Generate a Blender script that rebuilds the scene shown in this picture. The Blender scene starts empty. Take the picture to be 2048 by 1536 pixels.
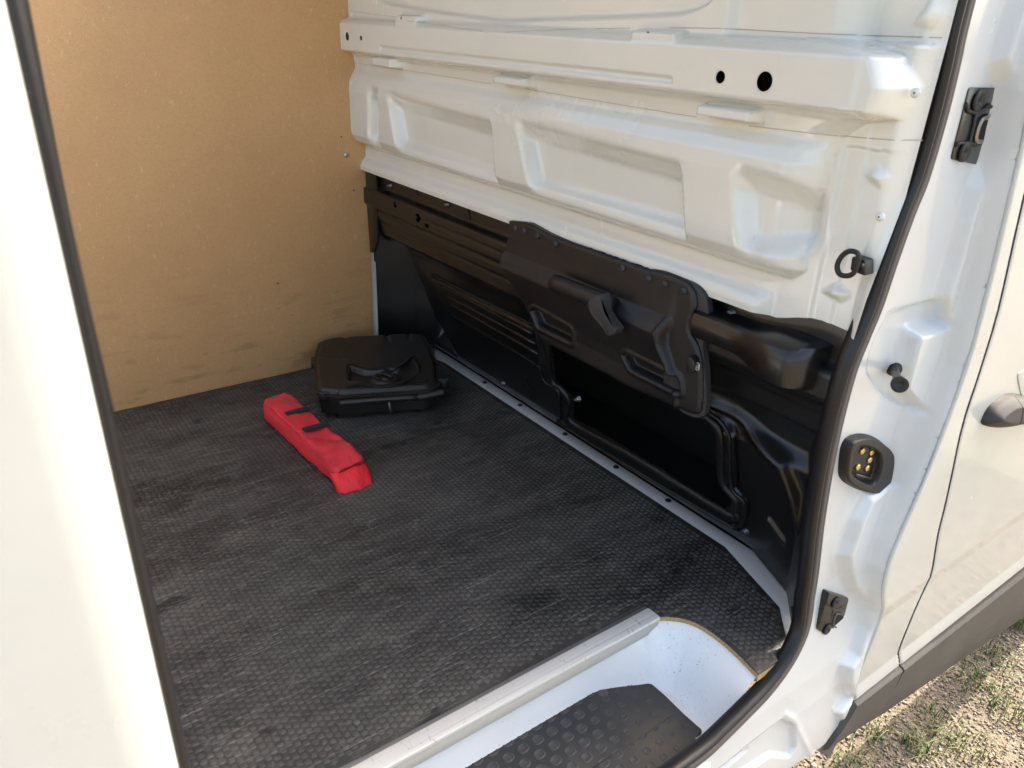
import bpy, bmesh, math, random
import numpy as np
from mathutils import Vector, Matrix
rad = math.radians
S = bpy.context.scene
C = S.collection
rng = np.random.default_rng(7)
random.seed(7)

# ---------------------------------------------------------------- camera
cd = bpy.data.cameras.new("camera")
cam = bpy.data.objects.new("camera", cd); C.objects.link(cam)
right = Vector((0.80737, -0.58882, 0.03806)); up = Vector((0.22344, 0.36480, 0.90388)); back = Vector((-0.54610, -0.72126, 0.42609))
M = Matrix((right, up, back)).transposed().to_4x4()
M.translation = Vector((-1.195, -0.742, 1.0))
cam.matrix_world = M
cd.sensor_width = 36.0
cd.lens = 27.11
cd.clip_start = 0.02; cd.clip_end = 500
cd.dof.use_dof = True; cd.dof.focus_distance = 1.7; cd.dof.aperture_fstop = 9.0
S.camera = cam

# ---------------------------------------------------------------- world and sun
SUN = Vector((0.66, 0.03, 0.74)).normalized()
EL = math.asin(SUN.z); AZ = math.atan2(SUN.x, SUN.y)
w = bpy.data.worlds.new("World"); S.world = w; w.use_nodes = True
nt = w.node_tree
for n in list(nt.nodes): nt.nodes.remove(n)
sky = nt.nodes.new('ShaderNodeTexSky'); sky.sky_type = 'NISHITA'; sky.sun_disc = False
sky.sun_elevation = EL; sky.sun_rotation = AZ; sky.air_density = 0.8; sky.dust_density = 5.0; sky.ozone_density = 1.0
bg = nt.nodes.new('ShaderNodeBackground'); bg.inputs[1].default_value = 0.15
wo = nt.nodes.new('ShaderNodeOutputWorld')
sky_tint = nt.nodes.new('ShaderNodeMix'); sky_tint.data_type = 'RGBA'; sky_tint.blend_type = 'MULTIPLY'; sky_tint.inputs[0].default_value = 1.0
sky_tint.inputs[7].default_value = (1.0, 0.955, 0.85, 1)      # warm white-balance tint multiplied into the sky colour
nt.links.new(sky.outputs[0], sky_tint.inputs[6]); nt.links.new(sky_tint.outputs[2], bg.inputs[0]); nt.links.new(bg.outputs[0], wo.inputs[0])
sd = bpy.data.lights.new("sun", 'SUN'); sd.energy = 2.2; sd.angle = rad(0.5); sd.color = (1.0, 0.93, 0.80)
so = bpy.data.objects.new("sun", sd); C.objects.link(so)
so.rotation_euler = SUN.to_track_quat('Z', 'Y').to_euler()
S.view_settings.view_transform = 'Standard'; S.view_settings.look = 'None'
S.view_settings.gamma = 1.0; S.view_settings.exposure = 2.26

# ---------------------------------------------------------------- materials
def mat(name, base, rough=0.5, metal=0.0, coat=0.0, spec=0.5, coat_rough=0.05):
    m = bpy.data.materials.new(name); m.use_nodes = True
    p = m.node_tree.nodes['Principled BSDF']
    p.inputs['Base Color'].default_value = (*base, 1); p.inputs['Roughness'].default_value = rough
    p.inputs['Metallic'].default_value = metal; p.inputs['Coat Weight'].default_value = coat
    p.inputs['Coat Roughness'].default_value = coat_rough
    p.inputs['Specular IOR Level'].default_value = spec
    return m
def N(m, t): return m.node_tree.nodes.new(t)
def L(m, a, b): m.node_tree.links.new(a, b)
def P(m): return m.node_tree.nodes['Principled BSDF']
def coords(m, scale=(1, 1, 1), rot=(0, 0, 0), obj=True):
    tc = N(m, 'ShaderNodeTexCoord'); mp = N(m, 'ShaderNodeMapping')
    mp.inputs['Scale'].default_value = scale; mp.inputs['Rotation'].default_value = rot
    L(m, tc.outputs['Object'], mp.inputs['Vector']); return mp.outputs[0]
def noise(m, vec, scale, detail=4, rough=0.55, dist=0.0):
    n = N(m, 'ShaderNodeTexNoise'); n.inputs['Scale'].default_value = scale; n.inputs['Detail'].default_value = detail
    n.inputs['Roughness'].default_value = rough; n.inputs['Distortion'].default_value = dist
    L(m, vec, n.inputs['Vector']); return n.outputs['Fac']
def ramp(m, fac, stops):
    r = N(m, 'ShaderNodeValToRGB'); e = r.color_ramp.elements
    while len(e) < len(stops): e.new(0.5)
    for i, (p, c) in enumerate(stops):
        e[i].position = p; e[i].color = (*c, 1) if len(c) == 3 else c
    L(m, fac, r.inputs[0]); return r.outputs['Color']
def mix(m, fac, a, b, mode='MIX'):
    n = N(m, 'ShaderNodeMix'); n.data_type = 'RGBA'; n.blend_type = mode
    for i, v in ((0, fac), (6, a), (7, b)):
        if hasattr(v, 'is_linked'): L(m, v, n.inputs[i])
        else: n.inputs[i].default_value = v if i == 0 else (*v, 1)
    return n.outputs[2]
def bump(m, h, strength=0.3, dist=0.001, prev=None):
    b = N(m, 'ShaderNodeBump'); b.inputs['Strength'].default_value = strength; b.inputs['Distance'].default_value = dist
    L(m, h, b.inputs['Height'])
    if prev is not None: L(m, prev, b.inputs['Normal'])
    L(m, b.outputs[0], P(m).inputs['Normal']); return b.outputs[0]
G = lambda v: (v, v, v)

# white body paint: glossy, faint dust and orange peel
def paint(name, base, coat=0.8, speck=0.0, dirt=0.06):
    m = mat(name, base, 0.35, coat=coat, coat_rough=0.06)
    v = coords(m)
    d = noise(m, v, 3.0, 6, 0.65)
    c = ramp(m, d, [(0.40, base), (0.75, tuple(b * (1 - dirt) for b in base))])
    if speck:
        s = noise(m, v, 260, 2, 0.6)
        k = noise(m, v, 6, 3, 0.6)
        sm = N(m, 'ShaderNodeMath'); sm.operation = 'MULTIPLY'
        L(m, ramp(m, s, [(0.66, G(0)), (0.71, G(1))]), sm.inputs[0]); L(m, ramp(m, k, [(0.5, G(0)), (0.62, G(speck))]), sm.inputs[1])
        c = mix(m, sm.outputs[0], c, (0.32, 0.27, 0.20))
    L(m, c, P(m).inputs['Base Color'])
    L(m, ramp(m, d, [(0.35, G(0.20)), (0.8, G(0.32))]), P(m).inputs['Roughness'])
    bump(m, noise(m, v, 90, 2), 0.03, 0.001)
    return m
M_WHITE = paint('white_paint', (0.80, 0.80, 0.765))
M_JAMB = paint('jamb_white_dimmed', (0.60, 0.635, 0.64))  # body white darkened to hold down the stronger outdoor light
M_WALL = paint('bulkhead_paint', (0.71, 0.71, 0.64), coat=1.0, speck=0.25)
M_SKIN = paint('outer_white_dimmed', (0.57, 0.60, 0.575), coat=0.8, speck=0.25, dirt=0.1)  # same white, darkened so the daylit outer skin does not clip
M_DOOR = paint('door_white_dimmed', (0.50, 0.51, 0.485), coat=0.25, speck=0.15, dirt=0.08)  # same white again, darker because this door catches more daylight
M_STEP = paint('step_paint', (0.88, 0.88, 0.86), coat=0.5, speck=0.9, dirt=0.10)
def dusty(name, base, rough, dust, amount, coat=0.0, sc=300):
    m = mat(name, base, rough, coat=coat, coat_rough=0.12)
    v = coords(m)
    a = noise(m, v, sc, 2, 0.6); b = noise(m, v, 5, 5, 0.6)
    sp = ramp(m, a, [(0.66, G(0)), (0.72, G(0.55))])
    film = ramp(m, b, [(0.45, G(0)), (0.8, G(amount))])
    c = mix(m, film, base, dust); c = mix(m, sp, c, tuple(min(1, x * 1.6) for x in dust))
    L(m, c, P(m).inputs['Base Color'])
    L(m, ramp(m, b, [(0.3, G(rough)), (0.8, G(min(1, rough + 0.2)))]), P(m).inputs['Roughness'])
    bump(m, noise(m, v, 900, 2), 0.15, 0.0003)
    return m
M_BLACK = dusty('black_gloss_paint', (0.0045, 0.0045, 0.0045), 0.26, (0.03, 0.028, 0.026), 0.12, coat=0.25)
M_PLASTIC = dusty('black_moulded_plastic', (0.006, 0.006, 0.007), 0.36, (0.04, 0.04, 0.038), 0.12, sc=420)
M_CASE = dusty('case_plastic', (0.015, 0.013, 0.011), 0.30, (0.05, 0.045, 0.04), 0.3, sc=420)
M_RUBBER = dusty('seal_rubber', (0.0055, 0.0055, 0.007), 0.33, (0.04, 0.037, 0.034), 0.08, sc=500)
M_LIP = dusty('dusty_grey_rubber', (0.085, 0.075, 0.068), 0.6, (0.16, 0.14, 0.12), 0.5, sc=500)
M_CLAD = dusty('grey_plastic_cladding', (0.075, 0.072, 0.066), 0.55, (0.17, 0.15, 0.12), 0.5, sc=600)
M_STEEL = mat('zinc_steel', (0.55, 0.55, 0.53), 0.35, 1.0)
M_BOLT = mat('dark_steel', (0.12, 0.12, 0.12), 0.4, 0.8)
M_BRASS = mat('brass', (0.78, 0.56, 0.25), 0.3, 1.0)
M_STRAP = mat('black_webbing', (0.02, 0.022, 0.024), 0.85)
M_DARK = mat('hole_shade_black', (0.01, 0.01, 0.01), 0.9)  # flat black standing for the shade inside the cab and small holes

# hardboard
M_BOARD = mat('brown_hardboard', (0.40, 0.25, 0.125), 0.55)
def f(m=M_BOARD):
    v = coords(m)
    a = noise(m, v, 3.5, 6, 0.7); b = noise(m, v, 380, 3, 0.7); v2 = coords(m, (160, 1, 420)); fib = noise(m, v2, 1.0, 2, 0.6, 1.5); b2 = noise(m, v, 95, 4, 0.75)
    c = ramp(m, a, [(0.3, (0.66, 0.395, 0.180)), (0.7, (0.74, 0.455, 0.215))])
    c = mix(m, ramp(m, b, [(0.35, G(0.35)), (0.6, G(0))]), c, (0.42, 0.25, 0.12))
    c = mix(m, ramp(m, fib, [(0.64, G(0)), (0.74, G(0.6))]), c, (0.66, 0.50, 0.32))
    c = mix(m, ramp(m, b2, [(0.35, G(0.28)), (0.55, G(0))]), c, (0.50, 0.30, 0.14))
    vk = coords(m, (130, 1, 60), (0, rad(40), 0)); fk = noise(m, vk, 1.0, 1, 0.5, 0.6)
    c = mix(m, ramp(m, fk, [(0.68, G(0)), (0.76, G(0.30))]), c, (0.82, 0.66, 0.44))
    # scuffs low on the board
    v3 = coords(m, (2.2, 1, 9)); sc = noise(m, v3, 3.0, 5, 0.7)
    g = N(m, 'ShaderNodeTexCoord'); sx = N(m, 'ShaderNodeSeparateXYZ'); L(m, g.outputs['Object'], sx.inputs[0])
    low = ramp(m, sx.outputs[2], [(0.60, G(1)), (1.0, G(0))])
    mm = N(m, 'ShaderNodeMath'); mm.operation = 'MULTIPLY'
    L(m, ramp(m, sc, [(0.54, G(0)), (0.66, G(0.42))]), mm.inputs[0]); L(m, low, mm.inputs[1])
    c = mix(m, mm.outputs[0], c, (0.24, 0.16, 0.095))
    v4 = coords(m, (7, 1, 30), (0, rad(12), 0)); s4 = noise(m, v4, 2.6, 2, 0.5)
    m4 = N(m, 'ShaderNodeMath'); m4.operation = 'MULTIPLY'
    L(m, ramp(m, s4, [(0.755, G(0)), (0.78, G(0.6))]), m4.inputs[0]); L(m, low, m4.inputs[1])
    c = mix(m, m4.outputs[0], c, (0.13, 0.09, 0.06))
    L(m, c, P(m).inputs['Base Color']); bump(m, b, 0.12, 0.0006)
f()
# raw plywood / chipboard edge
M_EDGE = mat('raw_board_edge', (0.45, 0.31, 0.14), 0.8)
def f(m=M_EDGE):
    v = coords(m, (1, 1, 3)); b = noise(m, v, 260, 4, 0.8)
    L(m, ramp(m, b, [(0.35, (0.16, 0.095, 0.04)), (0.5, (0.46, 0.32, 0.14)), (0.7, (0.62, 0.47, 0.26))]), P(m).inputs['Base Color'])
f()
# rubber floor
def floor_rubber(name, top):
    m = mat(name, (0.02, 0.02, 0.02), 0.55)
    v = coords(m); vs = coords(m, (1.0, 2.6, 1), (0, 0, rad(-18)))
    big = noise(m, vs, 2.2, 6, 0.62, 0.4); mid = noise(m, v, 14, 5, 0.7); fine = noise(m, v, 420, 3, 0.7)
    lo = (0.011, 0.0105, 0.010) if not top else (0.016, 0.0155, 0.015)
    hi = (0.045, 0.041, 0.035) if not top else (0.078, 0.070, 0.059)
    c = ramp(m, big, [(0.36, lo), (0.50, tuple((a + b) / 2 for a, b in zip(lo, hi))), (0.66, hi)])
    c = mix(m, ramp(m, mid, [(0.45, G(0)), (0.75, G(0.40))]), c, tuple(h * 1.25 for h in hi))
    c = mix(m, ramp(m, fine, [(0.55, G(0)), (0.75, G(0.35))]), c, (0.11, 0.105, 0.10))
    vd = coords(m, (1.0, 3.4, 1), (0, 0, rad(-24))); du = noise(m, vd, 4.2, 8, 0.72, 0.8)
    c = mix(m, ramp(m, du, [(0.46, G(0)), (0.54, G(0.18)), (0.64, G(0.5))]), c, (0.135, 0.121, 0.100) if top else (0.085, 0.075, 0.06))
    cl = noise(m, v, 38, 6, 0.8, 0.5)
    c = mix(m, ramp(m, cl, [(0.54, G(0)), (0.66, G(0.40))]), c, (0.19, 0.18, 0.155))
    # wet / oily dark spots
    v5 = coords(m, (1, 1.6, 1), (0, 0, rad(30))); sp = noise(m, v5, 6.5, 3, 0.5)
    c = mix(m, ramp(m, sp, [(0.66, G(0)), (0.70, G(0.8))]), c, (0.009, 0.009, 0.009))
    # thin pale scratches
    for i, (ang, sc) in enumerate(((35, 2.6), (-48, 2.1), (75, 2.4))):
        vv = coords(m, (3.2, 150, 1), (0, 0, rad(ang))); s = noise(m, vv, sc, 1, 0.4)
        c = mix(m, ramp(m, s, [(0.675, G(0)), (0.71, G(0.5))]), c, (0.22, 0.21, 0.185))
    L(m, c, P(m).inputs['Base Color'])
    L(m, ramp(m, big, [(0.3, G(0.42)), (0.7, G(0.72))]), P(m).inputs['Roughness'])
    bump(m, fine, 0.25, 0.0004)
    return m
M_FLOOR = floor_rubber('rubber_floor', False); M_HEX = floor_rubber('worn_rubber_studs', True)
M_STEPMAT = dusty('step_mat_rubber', (0.026, 0.027, 0.029), 0.6, (0.12, 0.10, 0.075), 0.7, sc=400)
M_STUD = dusty('step_mat_studs', (0.042, 0.042, 0.042), 0.6, (0.17, 0.15, 0.12), 0.7, sc=400)
M_ALU = mat('scratched_aluminium', (0.62, 0.60, 0.58), 0.38, 0.35)
def f(m=M_ALU):
    v = coords(m, (2, 300, 300)); s = noise(m, v, 1.0, 4, 0.7)
    v2 = coords(m, (55, 22, 1), (0, 0, rad(58))); t = noise(m, v2, 2.1, 5, 0.75, 1.2)
    c = ramp(m, s, [(0.3, (0.66, 0.64, 0.60)), (0.7, (0.88, 0.86, 0.80))])
    c = mix(m, ramp(m, t, [(0.61, G(0)), (0.68, G(0.65))]), c, (0.30, 0.27, 0.23))
    tc = N(m, 'ShaderNodeTexCoord'); sx = N(m, 'ShaderNodeSeparateXYZ'); L(m, tc.outputs['Object'], sx.inputs[0])
    L(m, c, P(m).inputs['Base Color']); L(m, ramp(m, s, [(0.2, G(0.28)), (0.8, G(0.5))]), P(m).inputs['Roughness'])
    bump(m, s, 0.1, 0.0004)
f()
# fabrics
def cloth(name, base, tint):
    m = mat(name, base, 0.6, spec=0.4)
    v = coords(m); a = noise(m, v, 9, 5, 0.65, 0.5); b = noise(m, v, 1600, 2)
    s = noise(m, coords(m, (1.6, .7, 1)), 13, 5, 0.7)
    c = ramp(m, a, [(0.3, base), (0.7, tuple(x * 1.25 for x in base))])
    c = mix(m, ramp(m, s, [(0.54, G(0)), (0.64, G(0.65))]), c, tint)
    L(m, c, P(m).inputs['Base Color'])
    n1 = bump(m, b, 0.2, 0.0003); bump(m, noise(m, coords(m, (1, .35, 1)), 42, 4, 0.6, 1.4), 0.5, 0.004, n1)
    return m
M_RED = cloth('red_nylon', (0.62, 0.030, 0.045), (0.34, 0.07, 0.06))
M_REDB = cloth('bright_red_nylon', (0.80, 0.025, 0.03), (0.55, 0.02, 0.025))
# ground
M_GROUND = mat('gravelly_earth', (0.30, 0.25, 0.19), 0.95)
def f(m=M_GROUND):
    v = coords(m); a = noise(m, v, 60, 6, 0.75); b = noise(m, v, 2.2, 5, 0.6)
    vo = N(m, 'ShaderNodeTexVoronoi'); vo.inputs['Scale'].default_value = 90; L(m, v, vo.inputs['Vector'])
    c = ramp(m, a, [(0.3, (0.09, 0.07, 0.05)), (0.7, (0.26, 0.21, 0.155))])
    c = mix(m, ramp(m, b, [(0.50, G(0)), (0.68, G(0.55))]), c, (0.09, 0.12, 0.035))
    L(m, c, P(m).inputs['Base Color']); n1 = bump(m, a, 0.7, 0.008); bump(m, vo.outputs['Distance'], 0.6, 0.006, n1)
f()
M_PEB = mat('pebbles', (0.42, 0.36, 0.29), 0.85)
def f(m=M_PEB):
    at = N(m, 'ShaderNodeAttribute'); at.attribute_name = 'tone'
    c = ramp(m, at.outputs['Fac'], [(0.0, (0.11, 0.085, 0.06)), (0.35, (0.22, 0.175, 0.125)), (0.6, (0.31, 0.26, 0.20)), (0.85, (0.26, 0.19, 0.135)), (1.0, (0.44, 0.40, 0.34))])
    L(m, mix(m, ramp(m, noise(m, coords(m), 300, 3), [(0.3, G(0.3)), (0.6, G(0))]), c, (0.15, 0.12, 0.09)), P(m).inputs['Base Color'])
f()
M_GRASS = mat('grass_blades', (0.10, 0.17, 0.03), 0.6)
def f(m=M_GRASS):
    at = N(m, 'ShaderNodeAttribute'); at.attribute_name = 'tone'
    L(m, ramp(m, at.outputs['Fac'], [(0, (0.035, 0.07, 0.012)), (0.6, (0.10, 0.15, 0.03)), (1, (0.36, 0.32, 0.15))]), P(m).inputs['Base Color'])
f()

# ---------------------------------------------------------------- object helpers
def empty(name, loc=(0, 0, 0), label=None, cat=None, group=None):
    o = bpy.data.objects.new(name, None); C.objects.link(o); o.location = loc; o.empty_display_size = 0.1
    if label: o['label'] = label
    if cat: o['category'] = cat
    if group: o['group'] = group
    return o
def wloc(p):
    v = Vector((0, 0, 0))
    while p is not None: v += p.location; p = p.parent
    return v
def link(name, me, material, parent=None, label=None, kind=None, loc=None):
    """world-space mesh; parent chain only has translations"""
    o = bpy.data.objects.new(name, me); C.objects.link(o)
    if parent is not None:
        o.parent = parent
    org = Vector(loc) if loc is not None else (wloc(parent) if parent is not None else Vector((0, 0, 0)))
    if loc is None or True:
        me.transform(Matrix.Translation(-org))
        o.location = org - (wloc(parent) if parent is not None else Vector((0, 0, 0)))
    if material is not None: me.materials.append(material)
    if label: o['label'] = label
    if kind: o['kind'] = kind
    return o
def mesh(name, verts, faces, smooth=False):
    me = bpy.data.meshes.new(name); me.from_pydata([tuple(map(float, v)) for v in verts], [], [tuple(map(int, q)) for q in faces]); me.update()
    if smooth: me.polygons.foreach_set('use_smooth', [True] * len(me.polygons))
    return me
def bm_mesh(name, bm, smooth=False):
    me = bpy.data.meshes.new(name); bm.to_mesh(me); bm.free()
    if smooth: me.polygons.foreach_set('use_smooth', [True] * len(me.polygons))
    return me
def box_mesh(name, c, s, bev=0.0, rot=None, seg=2, bm=None):
    own = bm is None
    if own: bm = bmesh.new()
    r = bmesh.ops.create_cube(bm, size=1.0); vs = r['verts']
    bmesh.ops.scale(bm, vec=s, verts=vs)
    if bev > 0:
        es = list({e for v in vs for e in v.link_edges})
        q = bmesh.ops.bevel(bm, geom=es, offset=bev, segments=seg, affect='EDGES', profile=0.5)
        vs = list({v for v in q['verts']} | {v for v in vs if v.is_valid})
    if rot is not None: bmesh.ops.rotate(bm, cent=(0, 0, 0), matrix=rot, verts=vs)
    bmesh.ops.translate(bm, vec=c, verts=vs)
    return bm_mesh(name, bm, bev > 0) if own else bm
def box(name, c, s, m, parent=None, bev=0.0, rot=None, **k):
    return link(name, box_mesh(name, c, s, bev, rot), m, parent, **k)
def frame_from(axis):
    a = Vector(axis).normalized(); t = Vector((0, 0, 1)) if abs(a.z) < 0.9 else Vector((1, 0, 0))
    u = a.cross(t).normalized(); v = a.cross(u); return a, u, v
def lathe_mesh(name, c, axis, prof, n=20):
    """prof: list of (distance along axis, radius)"""
    a, u, v = frame_from(axis); c = Vector(c); V = []; F = []
    for (d, r) in prof:
        for i in range(n):
            t = 2 * math.pi * i / n; V.append(c + a * d + (u * math.cos(t) + v * math.sin(t)) * max(r, 1e-5))
    for j in range(len(prof) - 1):
        for i in range(n):
            k = (i + 1) % n; F.append((j * n + i, j * n + k, (j + 1) * n + k, (j + 1) * n + i))
    F.append(tuple(range(n))[::-1]); F.append(tuple((len(prof) - 1) * n + i for i in range(n)))
    return mesh(name, V, F, True)
def lathe(name, c, axis, prof, m, parent=None, n=20, **k):
    return link(name, lathe_mesh(name, c, axis, prof, n), m, parent, **k)
def catmull(pts, sub=8, closed=False):
    P_ = [np.array(p, float) for p in pts]; out = []; n = len(P_)
    rngs = range(n) if closed else range(n - 1)
    for i in rngs:
        p0 = P_[(i - 1) % n] if closed or i > 0 else 2 * P_[0] - P_[1]
        p1 = P_[i]; p2 = P_[(i + 1) % n]
        p3 = P_[(i + 2) % n] if closed or i + 2 < n else 2 * P_[-1] - P_[-2]
        for s in range(sub):
            t = s / sub
            out.append(0.5 * ((2 * p1) + (-p0 + p2) * t + (2 * p0 - 5 * p1 + 4 * p2 - p3) * t * t + (-p0 + 3 * p1 - 3 * p2 + p3) * t ** 3))
    if not closed: out.append(P_[-1])
    return out
def chaikin(pts, n=2, closed=True, q=0.25):
    P_ = [np.array(p, float) for p in pts]
    for _ in range(n):
        o = []; m = len(P_)
        for i in range(m if closed else m - 1):
            a, b = P_[i], P_[(i + 1) % m]; o += [a * (1 - q) + b * q, a * q + b * (1 - q)]
        if not closed: o = [P_[0]] + o + [P_[-1]]
        P_ = o
    return P_
def fillet(pts, r, n=5):
    """round each corner of a closed polygon with radius-like cut r"""
    P_ = [np.array(p, float) for p in pts]; m = len(P_); o = []
    for i in range(m):
        a, b, c = P_[i - 1], P_[i], P_[(i + 1) % m]
        ri = r[i] if isinstance(r, (list, tuple)) else r
        l1 = np.linalg.norm(a - b); l2 = np.linalg.norm(c - b)
        d = min(ri, l1 * 0.49, l2 * 0.49); p = b + (a - b) / l1 * d; q = b + (c - b) / l2 * d
        for k in range(n + 1):
            t = k / n; o.append((1 - t) ** 2 * p + 2 * t * (1 - t) * b + t * t * q)
    return o
def tube(name, path, r, m, parent=None, n=10, closed=False, caps=True, **k):
    V = []; F = []; P_ = [Vector(p) for p in path]; L_ = len(P_); ref = None
    for i, p in enumerate(P_):
        a = P_[(i - 1) % L_] if closed or i > 0 else p; b = P_[(i + 1) % L_] if closed or i < L_ - 1 else p
        t = (b - a).normalized()
        if ref is None:
            ref = Vector((0, 0, 1)) if abs(t.z) < 0.8 else Vector((1, 0, 0))
        u = (ref - t * ref.dot(t)).normalized(); ref = u; v = t.cross(u)
        rr = r[i] if hasattr(r, '__len__') else r
        for j in range(n):
            g = 2 * math.pi * j / n; V.append(p + (u * math.cos(g) + v * math.sin(g)) * rr)
    for i in range(L_ if closed else L_ - 1):
        for j in range(n):
            k2 = (j + 1) % n; i2 = (i + 1) % L_; F.append((i * n + j, i * n + k2, i2 * n + k2, i2 * n + j))
    if not closed and caps: F.append(tuple(range(n))[::-1]); F.append(tuple((L_ - 1) * n + j for j in range(n)))
    return link(name, mesh(name, V, F, True), m, parent, **k)
def prism_mesh(name, pts, place, h0, h1, bev=0.0, seg=2):
    """closed outline pts in 2D, extruded between h0 and h1 via place(u,v,h); h1 side gets the bevel"""
    n = len(pts); V = [place(p[0], p[1], h0) for p in pts] + [place(p[0], p[1], h1) for p in pts]
    bm = bmesh.new(); vs = [bm.verts.new(v) for v in V]
    bm.faces.new(vs[:n][::-1]); top = bm.faces.new(vs[n:])
    for i in range(n):
        j = (i + 1) % n; bm.faces.new((vs[i], vs[j], vs[n + j], vs[n + i]))
    if bev > 0: bmesh.ops.bevel(bm, geom=list(top.edges), offset=bev, segments=seg, affect='EDGES', profile=0.5)
    bmesh.ops.recalc_face_normals(bm, faces=bm.faces[:])
    me = bm_mesh(name, bm)
    return me
def auto_smooth(o, deg=35):
    me = o.data; me.polygons.foreach_set('use_smooth', [True] * len(me.polygons))
    bm = bmesh.new(); bm.from_mesh(me)
    for e in bm.edges:
        if len(e.link_faces) == 2 and e.calc_face_angle(0) > rad(deg): e.smooth = False
    bm.to_mesh(me); bm.free()
def prism(name, pts, place, h0, h1, m, parent=None, bev=0.0, **k):
    o = link(name, prism_mesh(name, pts, place, h0, h1, bev), m, parent, **k); auto_smooth(o); return o
def copy(o, loc, parent=None, name=None):
    c = o.copy(); C.objects.link(c); c.parent = parent
    c.location = Vector(loc) - (wloc(parent) if parent is not None else Vector((0, 0, 0)))
    return c

# signed distance to polygon, negative inside; far points get a large value
def sd(U, V, pts, margin=0.08):
    pts = np.array(pts, float); out = np.full(U.shape, margin * 2.0)
    x0, y0 = pts.min(0) - margin; x1, y1 = pts.max(0) + margin
    k = (U > x0) & (U < x1) & (V > y0) & (V < y1)
    if not k.any(): return out
    u = U[k]; v = V[k]; d = np.full(u.shape, 1e9); s = np.ones(u.shape); n = len(pts)
    for i in range(n):
        a = pts[i]; b = pts[i - 1]; ex, ey = b - a; wx = u - a[0]; wy = v - a[1]
        t = np.clip((wx * ex + wy * ey) / (ex * ex + ey * ey + 1e-18), 0, 1)
        d = np.minimum(d, (wx - ex * t) ** 2 + (wy - ey * t) ** 2)
        c1 = v >= a[1]; c2 = v < b[1]; c3 = ex * wy > ey * wx
        f_ = (c1 & c2 & c3) | (~c1 & ~c2 & ~c3); s[f_] *= -1
    out[k] = s * np.sqrt(d); return out
def sdl(U, V, pts):
    """unsigned distance to an open polyline"""
    pts = np.array(pts, float); d = np.full(U.shape, 1e9)
    for a, b in zip(pts[:-1], pts[1:]):
        ex, ey = b - a; wx = U - a[0]; wy = V - a[1]
        t = np.clip((wx * ex + wy * ey) / (ex * ex + ey * ey), 0, 1)
        d = np.minimum(d, (wx - ex * t) ** 2 + (wy - ey * t) ** 2)
    return np.sqrt(d)
def ss(x, a, b):
    t = np.clip((x - a) / (b - a), 0, 1); return t * t * (3 - 2 * t)
def inn(d, w): return 1 - ss(d, -w, 0.0)          # 1 inside, 0 outside, soft over w inside the edge
def circ(u, v, r, n=24): return [(u + r * math.cos(2 * math.pi * i / n), v + r * math.sin(2 * math.pi * i / n)) for i in range(n)]
def rect(u0, u1, v0, v1, r=0.0, n=4): return fillet([(u0, v0), (u1, v0), (u1, v1), (u0, v1)], r, n) if r else [(u0, v0), (u1, v0), (u1, v1), (u0, v1)]
def sheet(name, us, vs, height, place, m, parent=None, inside=None, holes=(), **k):
    """pressed sheet: a fine grid over (u,v) whose relief is height(U,V); the outline and holes are cut by moving grid points onto them"""
    U, V = np.meshgrid(us, vs); res = max(us[1] - us[0], vs[1] - vs[0])
    def S_(U, V):
        d = np.full(U.shape, -1.0)
        if inside is not None: d = np.maximum(d, sd(U, V, inside))
        for h in holes: d = np.maximum(d, -sd(U, V, h, 0.02))
        return d
    cut = inside is not None or len(holes) > 0
    if cut:
        for _ in range(2):
            d = S_(U, V); e = res * 0.1
            gx = (S_(U + e, V) - S_(U - e, V)) / (2 * e); gy = (S_(U, V + e) - S_(U, V - e)) / (2 * e)
            g = np.sqrt(gx * gx + gy * gy) + 1e-9; k2 = np.abs(d) < res * 0.72
            U = np.where(k2, U - d * gx / g, U); V = np.where(k2, V - d * gy / g, V)
    H = height(U, V); nv, nu = U.shape
    X = place(U, V, H); co = np.stack([np.broadcast_to(a, U.shape) for a in X], -1).reshape(-1, 3)
    idx = np.arange(nu * nv).reshape(nv, nu)
    q = np.stack([idx[:-1, :-1], idx[:-1, 1:], idx[1:, 1:], idx[1:, :-1]], -1).reshape(-1, 4)
    if cut:
        uc = U.reshape(-1)[q].mean(1); vc = V.reshape(-1)[q].mean(1); q = q[S_(uc, vc) < 0]
        used = np.unique(q); mp = np.zeros(nu * nv, int); mp[used] = np.arange(len(used)); co = co[used]; q = mp[q]
    me = bpy.data.meshes.new(name); me.vertices.add(len(co)); me.vertices.foreach_set('co', co.astype(np.float32).ravel())
    me.loops.add(len(q) * 4); me.loops.foreach_set('vertex_index', q.astype(np.int32).ravel())
    me.polygons.add(len(q)); me.polygons.foreach_set('loop_start', np.arange(len(q), dtype=np.int32) * 4)
    me.update(calc_edges=True); me.validate(); me.polygons.foreach_set('use_smooth', np.ones(len(q), bool))
    return link(name, me, m, parent, **k)
def ar(a, b, step): n = int(round((b - a) / step)) + 1; return np.linspace(a, b, n)

# ================================================================ the van
van = empty('cargo_van', (0, 0, -0.57), 'white cargo van seen through its open sliding side door', 'van')

# ---------------------------------------------------------------- bulkhead, white upper pressing
PZ = [0.575, 0.588, 0.600, 0.612, 0.625, 0.640, 0.650, 0.655, 0.662, 0.672, 0.690, 0.715, 0.780, 0.805, 0.830, 0.850, 0.864, 0.872, 0.884, 0.896, 0.903, 0.910, 0.976, 0.984, 0.992, 1.40]
PX = [.166, .176, .177, .172, .160, .160, .157, .157, .176, .190, .201, .203, .203, .205, .202, .192, .182, .182, .184, .186, .196, .221, .222, .212, .194, .190]
FLAT = .158
def pairs(a): return [tuple(p) for p in a]
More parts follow.
